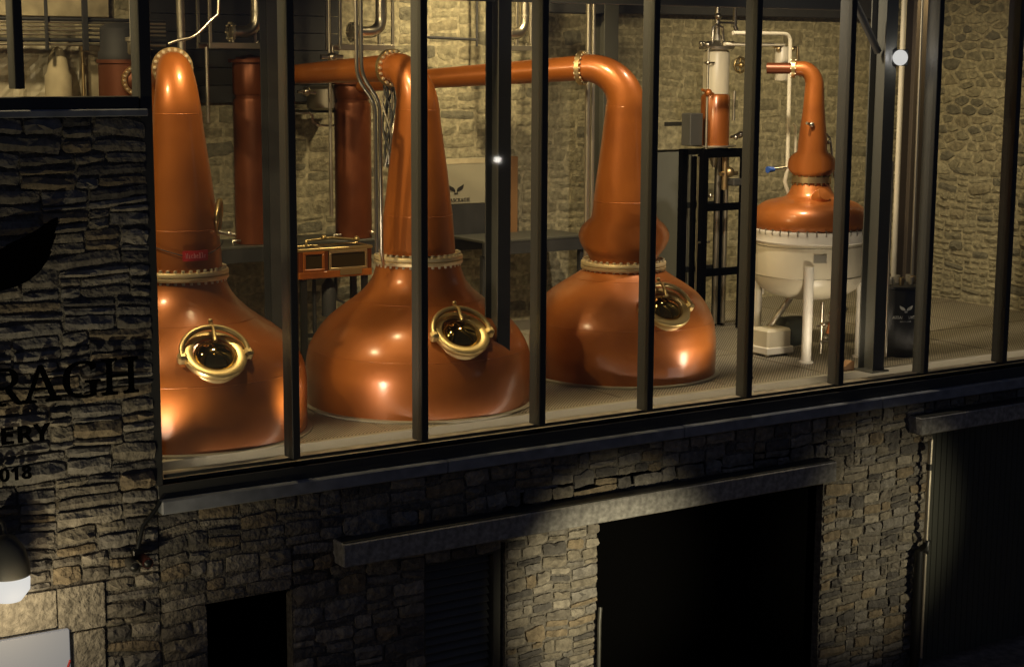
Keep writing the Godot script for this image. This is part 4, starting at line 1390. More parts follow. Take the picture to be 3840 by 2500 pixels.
func pot_still(at: Vector3, body: Array, neck: Array, cy: float, cr: float, dir: Vector3, fo: float, _x: Array, label: String, which: int) -> void:
	var t := thing("pot_still", label, "pot still", at, "large copper pot stills")
	var b := MB.new()
	var pr := []
	for p in body: pr.append(Vector2(p[0], p[1]))
	# smooth the profile
	b.lathe(smooth_profile(pr, 4), 96)
	part(t, "body", b, M.copper)
	b = MB.new()
	b.lathe([Vector2(body[0][0] + 0.05, FLOOR + 0.002), Vector2(body[0][0] + 0.05, FLOOR + 0.02), Vector2(body[0][0] - 0.02, FLOOR + 0.03)], 72)
	part(t, "floor_ring", b, M.nosing)
	# weld seams
	b = MB.new()
	for k in [3, 7]:
		b.xf = Transform3D(Basis(), Vector3(0, body[k][1], 0))
		b.torus(body[k][0] - 0.001, 0.004, 72, 6)
	part(t, "weld_seam", b, M.copper)
	# brass collar
	b = MB.new()
	b.lathe([Vector2(cr - 0.08, cy - 0.045), Vector2(cr, cy - 0.045), Vector2(cr + 0.006, cy - 0.035), Vector2(cr + 0.006, cy - 0.008), Vector2(cr - 0.012, cy), Vector2(cr + 0.006, cy + 0.008), Vector2(cr + 0.006, cy + 0.035), Vector2(cr, cy + 0.045), Vector2(cr - 0.1, cy + 0.05)], 72)
	part(t, "brass_collar", b, M.brass_collar)
	b = MB.new()
	for i in 36:
		var a := TAU * i / 36
		b.xf = Transform3D(Basis(), Vector3(cos(a) * (cr - 0.03), cy, sin(a) * (cr - 0.03)))
		b.lathe([Vector2(0.001, -0.075), Vector2(0.019, -0.072), Vector2(0.019, 0.072), Vector2(0.001, 0.078)], 8)
	stuff(part(t, "collar_bolts", b, M.bolt))
	# neck and swan bend as one skin
	b = MB.new()
	pr = []
	for p in neck: pr.append(Vector2(p[0], p[1]))
	pr = smooth_profile(pr, 4)
	var path := []
	var rad := []
	for p in pr:
		path.append(Vector3(0, p.y, 0))
		rad.append(p.x)
	var R := fo - 0.06
	var y0: float = neck[neck.size() - 1][1]
	for i in range(1, 15):
		var a := PI / 2 * i / 14.0
		path.append(Vector3(0, y0 + 0.44 * sin(a), 0) + dir * R * (1.0 - cos(a)))
		rad.append(lerpf(0.238, 0.158, pow(i / 14.0, 0.9)))
	var Yc: float = y0 + 0.44
	path.append(Vector3(0, Yc, 0) + dir * fo)
	rad.append(0.156)
	b.tube(path, rad, 56, false)
	part(t, "swan_neck", b, M.copper)
	# weld where the bend meets the neck
	b = MB.new()
	for k in [y0, (neck[2][1] if which < 2 else neck[8][1])]:
		b.xf = Transform3D(Basis(), Vector3(0, k, 0))
		b.torus(0.236 if k == y0 else (0.374 if which < 2 else 0.369), 0.005, 56, 6)
	part(t, "neck_seam", b, M.copper)
	# flange joint
	var side := Vector3.UP.cross(dir).normalized()
	var bs := Basis(side, dir, side.cross(dir))
	flange_ring(t, "arm_flange", Vector3(0, Yc, 0) + dir * fo, bs, 0.205, 18, M.brass_worn, 0.026)
	# lyne arm
	b = MB.new()
	var s := Vector3(0, Yc, 0) + dir * fo
	if which == 0:
		var e := s + dir * 2.3 + Vector3(0, -0.1, 0)
		var pp := [s]
		pp.append_array(bend(s, e, e + Vector3(0, -2, 0), 0.3))
		pp.append(e + Vector3(0, -1.9, 0))
		b.tube(pp, [0.15, 0.135], 28)
	else:
		var tgt: Vector3 = (Vector3(8.98, 7.30, -5.12) if which == 1 else Vector3(10.12, 7.20, -5.0)) - at
		b.tube([s, s.lerp(tgt, 0.5), tgt], [0.15, 0.128, 0.105], 28)
	part(t, "lyne_arm", b, M.copper)
	manhole(t, which)
	if which == 0:
		# oval brass sight glass at the right of the neck
		var ca := atan2(-at.x, 14.2 - at.z)     # heading towards the viewer, from +z
		var hd := ca + 1.28
		var o := Vector3(sin(hd), 0, cos(hd))
		var bx := Basis(Vector3.UP, hd) * Basis(Vector3(1, 0, 0), deg_to_rad(97))
		b = MB.new()
		b.xf = Transform3D(bx * Basis.from_scale(Vector3(0.42, 1, 1)), o * 0.385 + Vector3(0, 5.96, 0))
		b.torus(0.17, 0.026, 36, 8)
		part(t, "sight_glass", b, M.brass)
		b = MB.new()
		b.tube([o * 0.33 + Vector3(0, 5.83, 0), o * 0.46 + Vector3(0, 5.8, 0), o * 0.56 + Vector3(0, 5.79, 0)], [0.018], 8)
		b.ball(o * 0.5 + Vector3(0, 5.8, 0), 0.03)
		part(t, "sample_tap", b, M.steel)
		# red plate on a chain
		var h2 := ca + 0.34
		var rr := 0.408
		b = MB.new()
		for i in 10:
			var a0 := h2 - 0.31 + 0.62 * i / 10.0
			var a1 := h2 - 0.31 + 0.62 * (i + 1) / 10.0
			for q in [[rr + 0.004, rr + 0.018]]:
				var A := Vector3(sin(a0), 0, cos(a0))
				var B := Vector3(sin(a1), 0, cos(a1))
				b.quad(A * q[1] + Vector3(0, 5.565, 0), B * q[1] + Vector3(0, 5.565, 0), B * q[1] + Vector3(0, 5.665, 0), A * q[1] + Vector3(0, 5.665, 0), A)
				b.quad(A * q[0] + Vector3(0, 5.565, 0), B * q[0] + Vector3(0, 5.565, 0), B * q[0] + Vector3(0, 5.665, 0), A * q[0] + Vector3(0, 5.665, 0), -A)
				b.quad(A * q[0] + Vector3(0, 5.665, 0), B * q[0] + Vector3(0, 5.665, 0), B * q[1] + Vector3(0, 5.665, 0), A * q[1] + Vector3(0, 5.665, 0), Vector3.UP)
				b.quad(A * q[0] + Vector3(0, 5.565, 0), B * q[0] + Vector3(0, 5.565, 0), B * q[1] + Vector3(0, 5.565, 0), A * q[1] + Vector3(0, 5.565, 0), Vector3.DOWN)
		var pl := part(t, "name_plate", b, M.red, "red name plate")
		var word := "Michelle"
		for i in word.length():
			var a := h2 - 0.235 + 0.062 * i + 0.02
			var bq := Basis(Vector3.UP, a)
			var low := word[i] in ["i", "c", "e"]
			letter(pl, "letter", word[i], "Droid Serif", M.red_text, -0.012 if not low else -0.009, 0.012 if not low else 0.009, 5.592, 5.642 if not low else 5.626, rr + 0.020, 0.004, 400, bq)
		b = MB.new()
		for s2 in [-1.0, 1.0]:
			var cp := []
			for i in 9:
				var a: float = h2 + s2 * (0.31 + 0.9 * i / 8.0)
				cp.append(Vector3(sin(a), 0, cos(a)) * (rr + 0.006 - 0.002 * i / 8.0) + Vector3(0, 5.62 + 0.10 * pow(i / 8.0, 1.0), 0))
			b.tube(cp, [0.005], 6)
		part(t, "plate_chain", b, M.dark_wall)

func smooth_profile(p: Array, k: int) -> Array:
	var c := Curve2D.new()
	var out := []
	for i in p.size() - 1:
		var p0: Vector2 = p[maxi(i - 1, 0)]
		var p1: Vector2 = p[i]
		var p2: Vector2 = p[i + 1]
		var p3: Vector2 = p[mini(i + 2, p.size() - 1)]
		for j in k:
			out.append(p1.cubic_interpolate(p2, p0, p3, float(j) / k))
	out.append(p[p.size() - 1])
	return out

func manhole(t: Node3D, which: int) -> void:
	var yaw: float = [-0.10, -0.08, -0.10][which]
	var el := deg_to_rad([54.0, 54.0, 52.0][which])
	var rr: float = [1.02, 1.02, 0.92][which]
	var yy: float = [4.70, 4.66, 4.67][which]
	var hd := Basis(Vector3.UP, yaw)
	# local y axis = outward normal of the hatch, local x to the right, local z down the slope
	var bs := hd * Basis(Vector3(1, 0, 0), PI / 2 - el)
	var at := hd * Vector3(0, yy, rr)
	var b := MB.new()
	b.xf = Transform3D(bs, at)
	b.lathe([Vector2(0.275, -0.18), Vector2(0.268, 0.02)], 48)
	part(t, "hatch_neck", b, M.brass_worn)
	var door := part(t, "hatch_ring", MB.new(), M.brass) if false else null
	b = MB.new()
	b.xf = Transform3D(bs, at + bs.y * 0.03)
	b.lathe([Vector2(0.20, 0.0), Vector2(0.215, 0.03), Vector2(0.27, 0.045), Vector2(0.305, 0.03), Vector2(0.312, 0.0), Vector2(0.30, -0.03), Vector2(0.26, -0.035)], 56)
	door = part(t, "hatch_ring", b, M.brass)
	b = MB.new()
	b.xf = Transform3D(bs, at + bs.y * 0.025)
	b.lathe([Vector2(0.205, 0.0), Vector2(0.18, 0.045), Vector2(0.13, 0.08), Vector2(0.07, 0.098), Vector2(0.001, 0.105)], 48)
	part(t, "hatch_dome", b, M.brass_lens)
	# bail over the upper edge, hinges, clamp screw
	b = MB.new()
	var arc := []
	for i in 17:
		var a := PI * i / 16.0
		arc.append(at + bs * Vector3(-0.325 * cos(a), 0.08 + 0.07 * sin(a), -0.27 * sin(a)))
	b.tube(arc, [0.028], 10)
	part(t, "hatch_bail", b, M.brass)
	for s in [-1.0, 1.0]:
		b = MB.new()
		b.xf = Transform3D(bs, at + bs * Vector3(s * 0.325, 0.05, 0.02))
		b.box(Vector3.ZERO, Vector3(0.09, 0.11, 0.10), 0.025)
		part(t, "hatch_hinge", b, M.brass)
	b = MB.new()
	b.tube([at + bs * Vector3(0.03, 0.13, -0.33), at + bs * Vector3(0.02, 0.19, -0.22), at + bs * Vector3(0.0, 0.17, -0.06)], [0.02, 0.017, 0.022], 10)
	b.ball(at + bs * Vector3(0.03, 0.15, -0.35), 0.026)
	part(t, "clamp_screw", b, M.brass)

# ---------------------------------------------------------------- small pot still on legs
func build_pilot() -> void:
	var c := Vector3(14.86, 0, -1.78)
	var t := thing("small_pot_still", "small pot still with a copper head on a cream steel pot with legs", "pot still", c)
	var b := MB.new()
	b.lathe([Vector2(0.001, 4.52), Vector2(0.3, 4.535), Vector2(0.5, 4.59), Vector2(0.62, 4.665), Vector2(0.685, 4.76), Vector2(0.70, 4.85), Vector2(0.70, 5.26)], 64)
	part(t, "steel_pot", b, M.cream)
	b = MB.new()
	b.lathe([Vector2(0.70, 5.26), Vector2(0.735, 5.28), Vector2(0.735, 5.37), Vector2(0.745, 5.39), Vector2(0.745, 5.42), Vector2(0.68, 5.425)], 64)
	part(t, "pot_rim", b, M.white_paint)
	b = MB.new()
	for y in [4.84, 5.22]:
		b.xf = Transform3D(Basis(), Vector3(0, y, 0))
		b.torus(0.701, 0.006, 64, 6)
	part(t, "weld_seam", b, M.steel_satin)
	var hdg := Basis(Vector3.UP, -0.55)
	part(t, "maker_plate", MB.new().box(hdg * Vector3(0, 5.1, 0.705), Vector3(0.16, 0.1, 0.01), 0.0, hdg), M.steel_satin)
	b = MB.new()
	b.tube([Vector3(0.35, 5.0, 0.55), Vector3(0.45, 5.0, 0.68), Vector3(0.47, 4.9, 0.71), Vector3(0.47, 4.55, 0.70)], [0.02], 8)
	b.ball(Vector3(0.43, 5.0, 0.66), 0.034, 8)
	part(t, "side_tap", b, M.steel)
	b = MB.new()
	for i in 40:
		var a := TAU * i / 40
		b.xf = Transform3D(Basis(), Vector3(cos(a) * 0.735, 5.415, sin(a) * 0.735))
		b.lathe([Vector2(0.001, -0.04), Vector2(0.014, -0.04), Vector2(0.014, 0.03), Vector2(0.001, 0.032)], 6)
	stuff(part(t, "rim_bolts", b, M.steel))
	b = MB.new()
	var pr := smooth_profile([Vector2(0.72, 5.43), Vector2(0.735, 5.50), Vector2(0.725, 5.58), Vector2(0.68, 5.67), Vector2(0.58, 5.745), Vector2(0.44, 5.785), Vector2(0.34, 5.81), Vector2(0.29, 5.85), Vector2(0.25, 5.93), Vector2(0.215, 6.01)], 3)
	b.lathe(pr, 64)
	part(t, "copper_dome", b, M.copper)
	b = MB.new()
	b.lathe([Vector2(0.2, 6.0), Vector2(0.25, 6.0), Vector2(0.25, 6.075), Vector2(0.19, 6.08)], 48)
	part(t, "brass_collar", b, M.brass_worn)
	b = MB.new()
	for i in 18:
		var a := TAU * i / 18
		b.xf = Transform3D(Basis(), Vector3(cos(a) * 0.235, 6.035, sin(a) * 0.235))
		b.lathe([Vector2(0.001, -0.065), Vector2(0.013, -0.06), Vector2(0.013, 0.055), Vector2(0.001, 0.06)], 6)
	stuff(part(t, "collar_bolts", b, M.brass))
	var nk := smooth_profile([Vector2(0.19, 6.08), Vector2(0.245, 6.105), Vector2(0.29, 6.16), Vector2(0.302, 6.225), Vector2(0.285, 6.30), Vector2(0.235, 6.355), Vector2(0.19, 6.39), Vector2(0.182, 6.5), Vector2(0.16, 6.7), Vector2(0.138, 6.9), Vector2(0.124, 7.10), Vector2(0.12, 7.2)], 4)
	var path := []
	var rad := []
	for p in nk:
		path.append(Vector3(0, p.y, 0))
		rad.append(p.x)
	var d := Vector3(-0.72, 0, -0.69).normalized()
	for i in range(1, 11):
		var a := PI / 2 * i / 10.0
		path.append(Vector3(0, 7.2 + 0.22 * sin(a), 0) + d * 0.17 * (1 - cos(a)))
		rad.append(lerpf(0.12, 0.09, i / 10.0))
	path.append(Vector3(0, 7.42, 0) + d * 0.27)
	rad.append(0.088)
	b = MB.new()
	b.tube(path, rad, 40, false)
	part(t, "swan_neck", b, M.copper)
	var side := Vector3.UP.cross(d).normalized()
	flange_ring(t, "arm_flange", Vector3(0, 7.42, 0) + d * 0.27, Basis(side, d, side.cross(d)), 0.125, 10, M.brass, 0.02)
	b = MB.new()
	b.tube([Vector3(0, 7.42, 0) + d * 0.27, Vector3(0, 7.42, 0) + d * 0.6], [0.07], 16)
	part(t, "lyne_arm", b, M.copper_dark)
	b = MB.new()
	b.ball(Vector3(-0.14, 6.73, 0.12), 0.035)
	b.tube([Vector3(-0.1, 6.72, 0.1), Vector3(-0.24, 6.75, 0.14)], [0.018], 8)
	part(t, "gauge", b, M.steel)
	b = MB.new()
	b.tube([Vector3(0.15, 6.62, 0.06), Vector3(0.24, 6.55, 0.06), Vector3(0.27, 6.3, 0.08), Vector3(0.29, 6.1, 0.1), Vector3(0.26, 5.86, 0.2)], [0.014], 8)
	b.ball(Vector3(0.2, 6.5, 0.08), 0.03)
	part(t, "side_pipe", b, M.steel)
	b = MB.new()
	b.xf = Transform3D(Basis(Vector3(1, 0, 0), 0.9), Vector3(-0.12, 5.85, 0.34))
	b.lathe([Vector2(0.001, 0.05), Vector2(0.09, 0.045), Vector2(0.11, 0.0), Vector2(0.11, -0.08)], 28)
	part(t, "hatch", b, M.copper)
	# legs
	for q in [Vector3(-0.47, 0, 0.52), Vector3(0.40, 0, 0.56), Vector3(-0.32, 0, -0.60)]:
		b = MB.new()
		b.tube([Vector3(q.x, FLOOR, q.z), Vector3(q.x, 5.0, q.z)], [0.062], 20)
		part(t, "leg", b, M.white_paint)
		b = MB.new()
		b.lathe([Vector2(0.001, FLOOR), Vector2(0.09, FLOOR), Vector2(0.09, FLOOR + 0.018), Vector2(0.05, FLOOR + 0.025)], 20)
		b.v = Transform3D(Basis(), Vector3(q.x, 0, q.z)) * b.v
		part(t, "foot", b, M.white_paint)
	part(t, "leg_bracket", MB.new().box(Vector3(-0.36, 4.66, -0.44), Vector3(0.16, 0.22, 0.02), 0.0, Basis(Vector3.UP, 0.8)), M.white_paint)
	b = MB.new()
	b.tube([Vector3(-0.2, 4.52, -0.1), Vector3(-0.4, 4.15, -0.25), Vector3(-0.5, 3.85, -0.3)], [0.04], 12)
	b.tube([Vector3(0.0, 4.5, 0), Vector3(0.0, 4.2, 0.0)], [0.05], 14)
	part(t, "drain_pipe", b, M.steel_satin)
	# valve cluster under the pot
	b = MB.new()
	b.tube([Vector3(0.0, 3.84, 0.28), Vector3(0.0, 4.5, 0.28)], [0.022], 10)
	b.tube([Vector3(0.18, 3.84, 0.30), Vector3(0.18, 4.52, 0.30)], [0.03], 10)
	b.tube([Vector3(-0.1, 4.2, 0.3), Vector3(0.25, 4.25, 0.3)], [0.018], 8)
	b.tube([Vector3(-0.05, 4.0, 0.3), Vector3(0.22, 3.98, 0.3), Vector3(0.26, 4.1, 0.3)], [0.018], 8)
	for q in [Vector3(0.0, 4.22, 0.32), Vector3(0.1, 4.3, 0.33), Vector3(0.02, 4.05, 0.34), Vector3(0.2, 4.05, 0.34), Vector3(0.24, 4.28, 0.3)]:
		b.ball(q, 0.034, 8)
	part(t, "valve_cluster", b, M.steel)
	b = MB.new()
	for q in [Vector3(0.06, 4.14, 0.36), Vector3(0.14, 4.35, 0.3)]: b.ball(q, 0.032, 8)
	b.tube([Vector3(0.04, 4.1, 0.36), Vector3(0.08, 4.24, 0.36)], [0.03], 8)
	part(t, "copper_valve", b, M.copper)
	# pump
	t = thing("pump", "cream boxed pump on the floor left of the small pot still's front leg", "pump", Vector3(14.42, FLOOR, -1.95))
	part(t, "cover", MB.new().box(Vector3(0, 0.2, 0), Vector3(0.40, 0.3, 0.34), 0.03), M.cream)
	part(t, "cover_skirt", MB.new().box(Vector3(0, 0.075, 0), Vector3(0.44, 0.09, 0.37), 0.01), M.white_paint)
	for x in [-0.17, 0.17]: part(t, "foot", MB.new().box(Vector3(x, 0.015, 0.12), Vector3(0.04, 0.03, 0.05)), M.steel)
	b = MB.new()
	b.xf = Transform3D(Basis(Vector3(0, 0, 1), PI / 2), Vector3(0.45, 0.25, -0.1))
	b.lathe([Vector2(0.001, -0.16), Vector2(0.19, -0.15), Vector2(0.2, 0.0), Vector2(0.2, 0.2), Vector2(0.001, 0.22)], 28)
	part(t, "motor", b, M.dark_green)
	# pipes around the small still
	var P := [Vector3(14.2, 7.86, -2.6)]
	P.append_array(bend(Vector3(14.2, 7.86, -2.6), Vector3(15.17, 7.86, -2.6), Vector3(15.19, 6, -2.6), 0.12))
	P.append_array([Vector3(15.19, 6.1, -2.6), Vector3(15.15, 5.95, -2.6), Vector3(15.22, 5.78, -2.6)])
	pipe_run("cream_pipe", "cream pipe that runs level and drops behind the small pot still's neck", "pipe", P, 0.026, M.cream)
	pipe_run("cream_pipe", "short upright cream pipe beside the dropping pipe, low on its right", "pipe", [Vector3(15.22, 6.7, -2.55), Vector3(15.27, 6.66, -2.55), Vector3(15.28, 6.0, -2.55)], 0.016, M.cream)
	pipe_run("cream_pipe", "level cream pipe under the upper bend, behind the small pot still", "pipe", [Vector3(14.2, 7.72, -2.75), Vector3(15.2, 7.72, -2.75)], 0.022, M.cream)
	t = thing("cream_canister", "small cream canister on the back pipes, left of the small pot still's bend", "canister", Vector3(15.58, 7.25, -3.2))
	b = MB.new()
	b.lathe([Vector2(0.001, 0), Vector2(0.09, 0.0), Vector2(0.1, 0.02), Vector2(0.1, 0.42), Vector2(0.08, 0.45), Vector2(0.001, 0.45)], 28)
	part(t, "body", b, M.cream)
	b = MB.new()
	for x in [-0.12, 0.13]:
		b.ball(Vector3(x, 0.42, 0.06), 0.035)
	b.tube([Vector3(-0.2, 0.44, 0.05), Vector3(0.2, 0.44, 0.05)], [0.015], 8)
	b.tube([Vector3(0.22, 0.45, 0.05), Vector3(0.24, 0.2, 0.05), Vector3(0.3, 0.05, 0.05)], [0.022], 8)
	part(t, "clamps", b, M.brass_worn)
	t = thing("blue_valve", "valve with a bright blue handle, left of the small pot still's bulge", "valve", Vector3(14.92, 6.11, -2.6))
	b = MB.new()
	b.tube([Vector3(0, 0, 0), Vector3(0.26, 0.02, 0)], [0.024], 10)
	part(t, "body", b, M.steel)
	b = MB.new()
	b.tube([Vector3(-0.09, 0.0, 0.02), Vector3(0.02, 0.0, 0.02)], [0.045, 0.03], 10)
	part(t, "handle", b, M.blue)
	t = thing("gauge_stand", "steel pipe stand with gauges between the small pot still and the big column", "pipe stand", Vector3(15.42, FLOOR, -1.75))
	b = MB.new()
	b.tube([Vector3(0, 0, 0), Vector3(0, 2.45, 0)], [0.02], 10)
	b.tube([Vector3(0, 2.1, 0), Vector3(-0.15, 2.12, 0), Vector3(-0.18, 2.3, 0)], [0.016], 8)
	part(t, "pipe", b, M.steel)
	b = MB.new()
	for q in [Vector3(-0.1, 1.95, 0.04), Vector3(-0.06, 1.8, 0.04), Vector3(-0.02, 2.05, 0.04)]: b.ball(q, 0.045)
	part(t, "gauge", b, M.brass_worn)
	part(t, "yellow_tag", MB.new().box(Vector3(0.03, 1.72, 0.04), Vector3(0.05, 0.16, 0.02)), M.yellow)
	part(t, "white_tag", MB.new().box(Vector3(0.02, 1.35, 0.04), Vector3(0.06, 0.16, 0.02)), M.white_paint)
	b = MB.new()
	for q in [Vector3(-0.12, 0.5, 0.1), Vector3(-0.05, 0.42, 0.1), Vector3(-0.1, 0.62, 0.1), Vector3(-0.02, 0.55, 0.1)]: b.ball(q, 0.04)
	part(t, "drain_cock", b, M.steel)

# ---------------------------------------------------------------- outside
func build_outside() -> void:
	# header over the windows
	struct("wall_header", MB.new().box(Vector3(9.8, 10.26, -0.1), Vector3(21.7, 0.59, 0.4)), M.concrete)
	# letters on the wall
	var sg := thing("wall_lettering", "dark metal wings and lettering fixed to the rubble wall at the left", "sign", Vector3(3.73, 0, 0.145))
	var k := 0.00229
	emblem(sg, M.black, Vector3(0, 5.40, 0.0), 0.79, 0.03)
	var word := "AHASCRAGH"
	var L := [553, 707, 862, 1012, 1115, 1257, 1378, 1535, 1685]
	var R := [700, 852, 1008, 1100, 1252, 1385, 1525, 1678, 1828]
	for i in 9:
		letter(sg, "letter", word[i], "Droid Serif", M.black, (L[i] - 1190) * k, (R[i] - 1190) * k, 4.62, 4.94, 0.0, 0.03)
	letter(sg, "letter_row", "DISTILLERY", "Droid Sans", M.black, -0.66, 0.66, 4.285, 4.435, 0.0, 0.025, 700)
	letter(sg, "letter_row", "2018", "Droid Sans", M.black, 0.12, 0.485, 3.97, 4.085, 0.0, 0.025, 700)
	# louvre
	var lo := thing("louvre", "tall dark louvre with level slats below the lintel", "louvre", Vector3(8.615, 0, -0.12))
	part(lo, "backing", MB.new().box(Vector3(0, 1.7, -0.14), Vector3(0.9, 1.7, 0.02)), M.black)
	part(lo, "frame_side", MB.new().box(Vector3(0.45, 1.7, -0.03), Vector3(0.09, 1.68, 0.2), 0.006), M.steel_paint)
	part(lo, "frame_side", MB.new().box(Vector3(-0.43, 1.7, -0.03), Vector3(0.05, 1.68, 0.2), 0.006), M.dark_green)
	part(lo, "frame_head", MB.new().box(Vector3(0, 2.515, -0.03), Vector3(0.81, 0.05, 0.19), 0.006), M.dark_green)
	for i in 17:
		part(lo, "slat", MB.new().box(Vector3(-0.0, 2.43 - 0.087 * i, -0.03), Vector3(0.8, 0.085, 0.012), 0.003, Basis(Vector3(1, 0, 0), -0.75)), M.slat)
	# black hatch
	var ht := thing("black_hatch", "black square hatch in the dark wall left of the louvre", "hatch", Vector3(6.275, 1.75, -0.2))
	part(ht, "leaf", MB.new().box(Vector3(0, 0, 0), Vector3(0.9, 1.62, 0.05), 0.004), M.black)
	for s in [-1.0, 1.0]: part(ht, "frame_side", MB.new().box(Vector3(s * 0.42, 0, 0.04), Vector3(0.05, 1.6, 0.05), 0.004), M.black)
	# black doors
	var dd := thing("black_doors", "wide plain black double doors under the long lintel", "door", Vector3(11.94, 0, -0.2))
	for s in [-1.0, 1.0]:
		part(dd, "leaf", MB.new().box(Vector3(s * 0.815, 1.36, 0), Vector3(1.62, 2.7, 0.05), 0.006), M.black)
		part(dd, "frame_side", MB.new().box(Vector3(s * 1.62, 1.36, 0.05), Vector3(0.05, 2.72, 0.06), 0.004), M.black)
	# grooved door
	var gd := thing("grooved_door", "dark green sliding door of narrow upright boards at the right edge", "door", Vector3(17.0, 0, -0.06))
	part(gd, "backing", MB.new().box(Vector3(0, 1.59, -0.02), Vector3(3.3, 3.0, 0.03)), M.black_paint)
	for i in 33:
		part(gd, "board", MB.new().box(Vector3(-1.6 + 0.1 * i, 1.59, 0.01), Vector3(0.094, 3.0, 0.03), 0.006), M.dark_green)
	# downpipe with joints
	var dp := thing("downpipe", "pale upright pipe with dark joints at the edge of the grooved door", "pipe", Vector3(15.16, 0, 0.14))
	part(dp, "upper_length", MB.new().tube([Vector3(0, 1.72, 0), Vector3(0.01, 3.0, 0)], [0.03], 16), M.steel_satin)
	part(dp, "collar", MB.new().tube([Vector3(0, 2.62, 0), Vector3(0, 2.7, 0)], [0.038], 16), M.black_paint)
	part(dp, "joint", MB.new().tube([Vector3(-0.05, 1.66, 0.0), Vector3(0.0, 1.6, 0), Vector3(0.02, 1.74, 0)], [0.05], 16), M.black_paint)
	part(dp, "lower_length", MB.new().tube([Vector3(0, 0.18, 0), Vector3(0, 1.6, 0)], [0.026], 16), M.steel_satin)
	part(dp, "guard_pipe", MB.new().tube([Vector3(-0.09, 0.0, -0.02), Vector3(-0.09, 1.62, -0.02)], [0.055], 16), M.black_paint)
	part(dp, "shoe", MB.new().tube([Vector3(-0.2, 0.02, 0.05), Vector3(-0.05, 0.12, 0.02), Vector3(0, 0.22, 0)], [0.05], 12), M.black_paint)
	single("door_pipe", MB.new().tube([Vector3(10.27, 0, 0.1), Vector3(10.27, 1.55, 0.1), Vector3(10.31, 1.72, 0.06)], [0.022], 12), M.steel_paint, "thin pipe at the left edge of the black doors", "pipe")
	# twin camera
	var cc := thing("security_camera", "twin black camera eyes under the window corner", "camera", Vector3(5.10, 3.08, 0.08))
	part(cc, "bracket", MB.new().box(Vector3(0.06, 0.05, 0.0), Vector3(0.1, 0.1, 0.06), 0.01), M.black_paint)
	for q in [Vector3(-0.03, 0.0, 0.06), Vector3(0.095, 0.015, 0.06)]:
		part(cc, "camera_body", MB.new().tube([q + Vector3(0, 0, -0.04), q + Vector3(0.0, -0.015, 0.1)], [0.045, 0.05], 18), M.grey_box if q.x < 0 else M.dark_red)
		part(cc, "camera_eye", MB.new().ball(q + Vector3(0.0, -0.015, 0.085), 0.044, 16), M.black_paint)
	part(cc, "cable", MB.new().tube([Vector3(0.06, 0.1, 0.0), Vector3(0.12, 0.3, -0.01), Vector3(0.24, 0.42, -0.02), Vector3(0.3, 0.5, -0.03)], [0.02], 8), M.black_paint)
	# wall lamp
	var wl := thing("wall_lamp", "dark dome wall lamp with a glowing white lens at the left edge", "lamp", Vector3(3.93, 3.13, 0.30))
	var b := MB.new()
	b.lathe([Vector2(0.17, 0.06), Vector2(0.19, 0.07), Vector2(0.185, 0.16), Vector2(0.15, 0.30), Vector2(0.08, 0.40), Vector2(0.001, 0.43)], 32)
	part(wl, "shade", b, M.frame)
	b = MB.new()
	b.lathe([Vector2(0.165, 0.09), Vector2(0.185, 0.03), Vector2(0.18, -0.06), Vector2(0.11, -0.15), Vector2(0.001, -0.18)], 32)
	part(wl, "lens", b, M.lamp_glow)
	part(wl, "arm", MB.new().tube([Vector3(0, 0.4, 0), Vector3(0, 0.5, -0.06), Vector3(0, 0.5, -0.26)], [0.02], 10), M.frame)
	omni(Vector3(3.93, 2.94, 0.62), 0.75, lin(1.0, 0.78, 0.48), 0.1)
	# lit white board
	var wb := thing("white_board", "blank white lit board on the wall below the lamp", "sign board", Vector3(3.95, 1.85, 0.06))
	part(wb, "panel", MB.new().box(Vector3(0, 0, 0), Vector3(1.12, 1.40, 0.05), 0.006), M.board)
	part(wb, "red_mark", MB.new().tube([Vector3(0.555, 0.42, 0.03), Vector3(0.535, 0.36, 0.03), Vector3(0.53, 0.3, 0.03), Vector3(0.54, 0.22, 0.03)], [0.008, 0.012, 0.014, 0.01], 8), M.red)
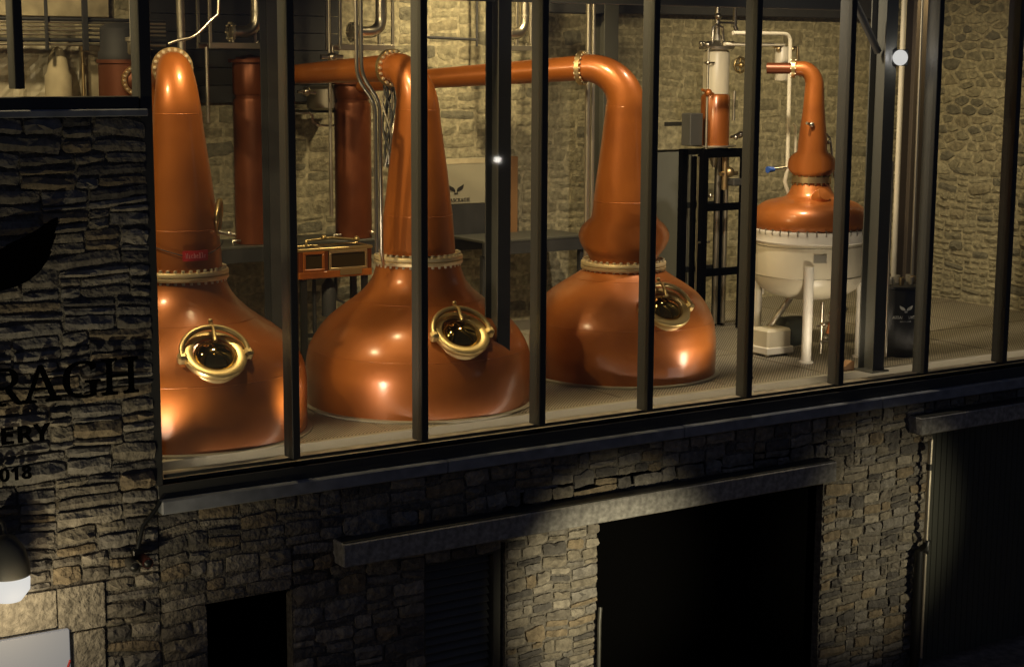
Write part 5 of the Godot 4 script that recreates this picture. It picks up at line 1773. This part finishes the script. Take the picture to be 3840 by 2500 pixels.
	var sl := thing("street_lamp", "street lamp across the yard, seen as a small glint in the tall window", "lamp", Vector3(18.10, 1.0, 14.2))
	part(sl, "post", MB.new().tube([Vector3(0, -1, 0), Vector3(0, 4.4, 0)], [0.06, 0.04], 12), M.black_paint)
	part(sl, "lamp_head", MB.new().lathe([Vector2(0.2, 4.62), Vector2(0.16, 4.7), Vector2(0.001, 4.74)], 16), M.black_paint)
	part(sl, "lamp_lens", MB.new().ball(Vector3(0, 4.52, 0), 0.06, 16), M.street_glow)
	omni(Vector3(18.10, 5.52, 14.2), 0.6, lin(1, 0.93, 0.82), 0.06)
	# floodlights across the yard that wash the piers
	for q in [[Vector3(9.2, 2.2, 5.2), Vector3(10.45, 1.9, 0), 13.0, 16.5, "aimed at the pier beside the louvre"], [Vector3(16.6, 2.6, 6.5), Vector3(14.5, 1.9, 0), 8.5, 14.0, "aimed at the pier beside the grooved door"], [Vector3(1.9, 1.2, 3.2), Vector3(3.8, 3.6, 0), 3.6, 30.0, "aimed at the lettered wall"]]:
		var f := thing("yard_floodlight", "black yard floodlight on a post, " + q[4], "lamp", q[0], "yard floodlights")
		f.set_meta("kind", "structure") if false else null
		var d: Vector3 = (q[1] - q[0]).normalized()
		var x := d.cross(Vector3.UP).normalized()
		var bs := Basis(x, x.cross(d) * -1.0, -d)
		var hb := MB.new()
		hb.xf = Transform3D(bs, Vector3.ZERO)
		hb.box(Vector3(0, 0, 0.06), Vector3(0.3, 0.2, 0.08), 0.01)
		part(f, "housing", hb, M.black_paint)
		hb = MB.new()
		hb.xf = Transform3D(bs, Vector3.ZERO)
		hb.box(Vector3(0, 0, 0.014), Vector3(0.26, 0.16, 0.01))
		part(f, "lens", hb, M.lamp_glow)
		part(f, "post", MB.new().tube([Vector3(0, -0.05, 0) - d * 0.12, Vector3(0, -q[0].y, 0) - d * 0.12], [0.04], 10), M.black_paint)
		spot(q[0] + d * 0.03, q[1], q[2] * 4.0, lin(1.0, 0.86, 0.57), q[3], 0.1, 1.0)
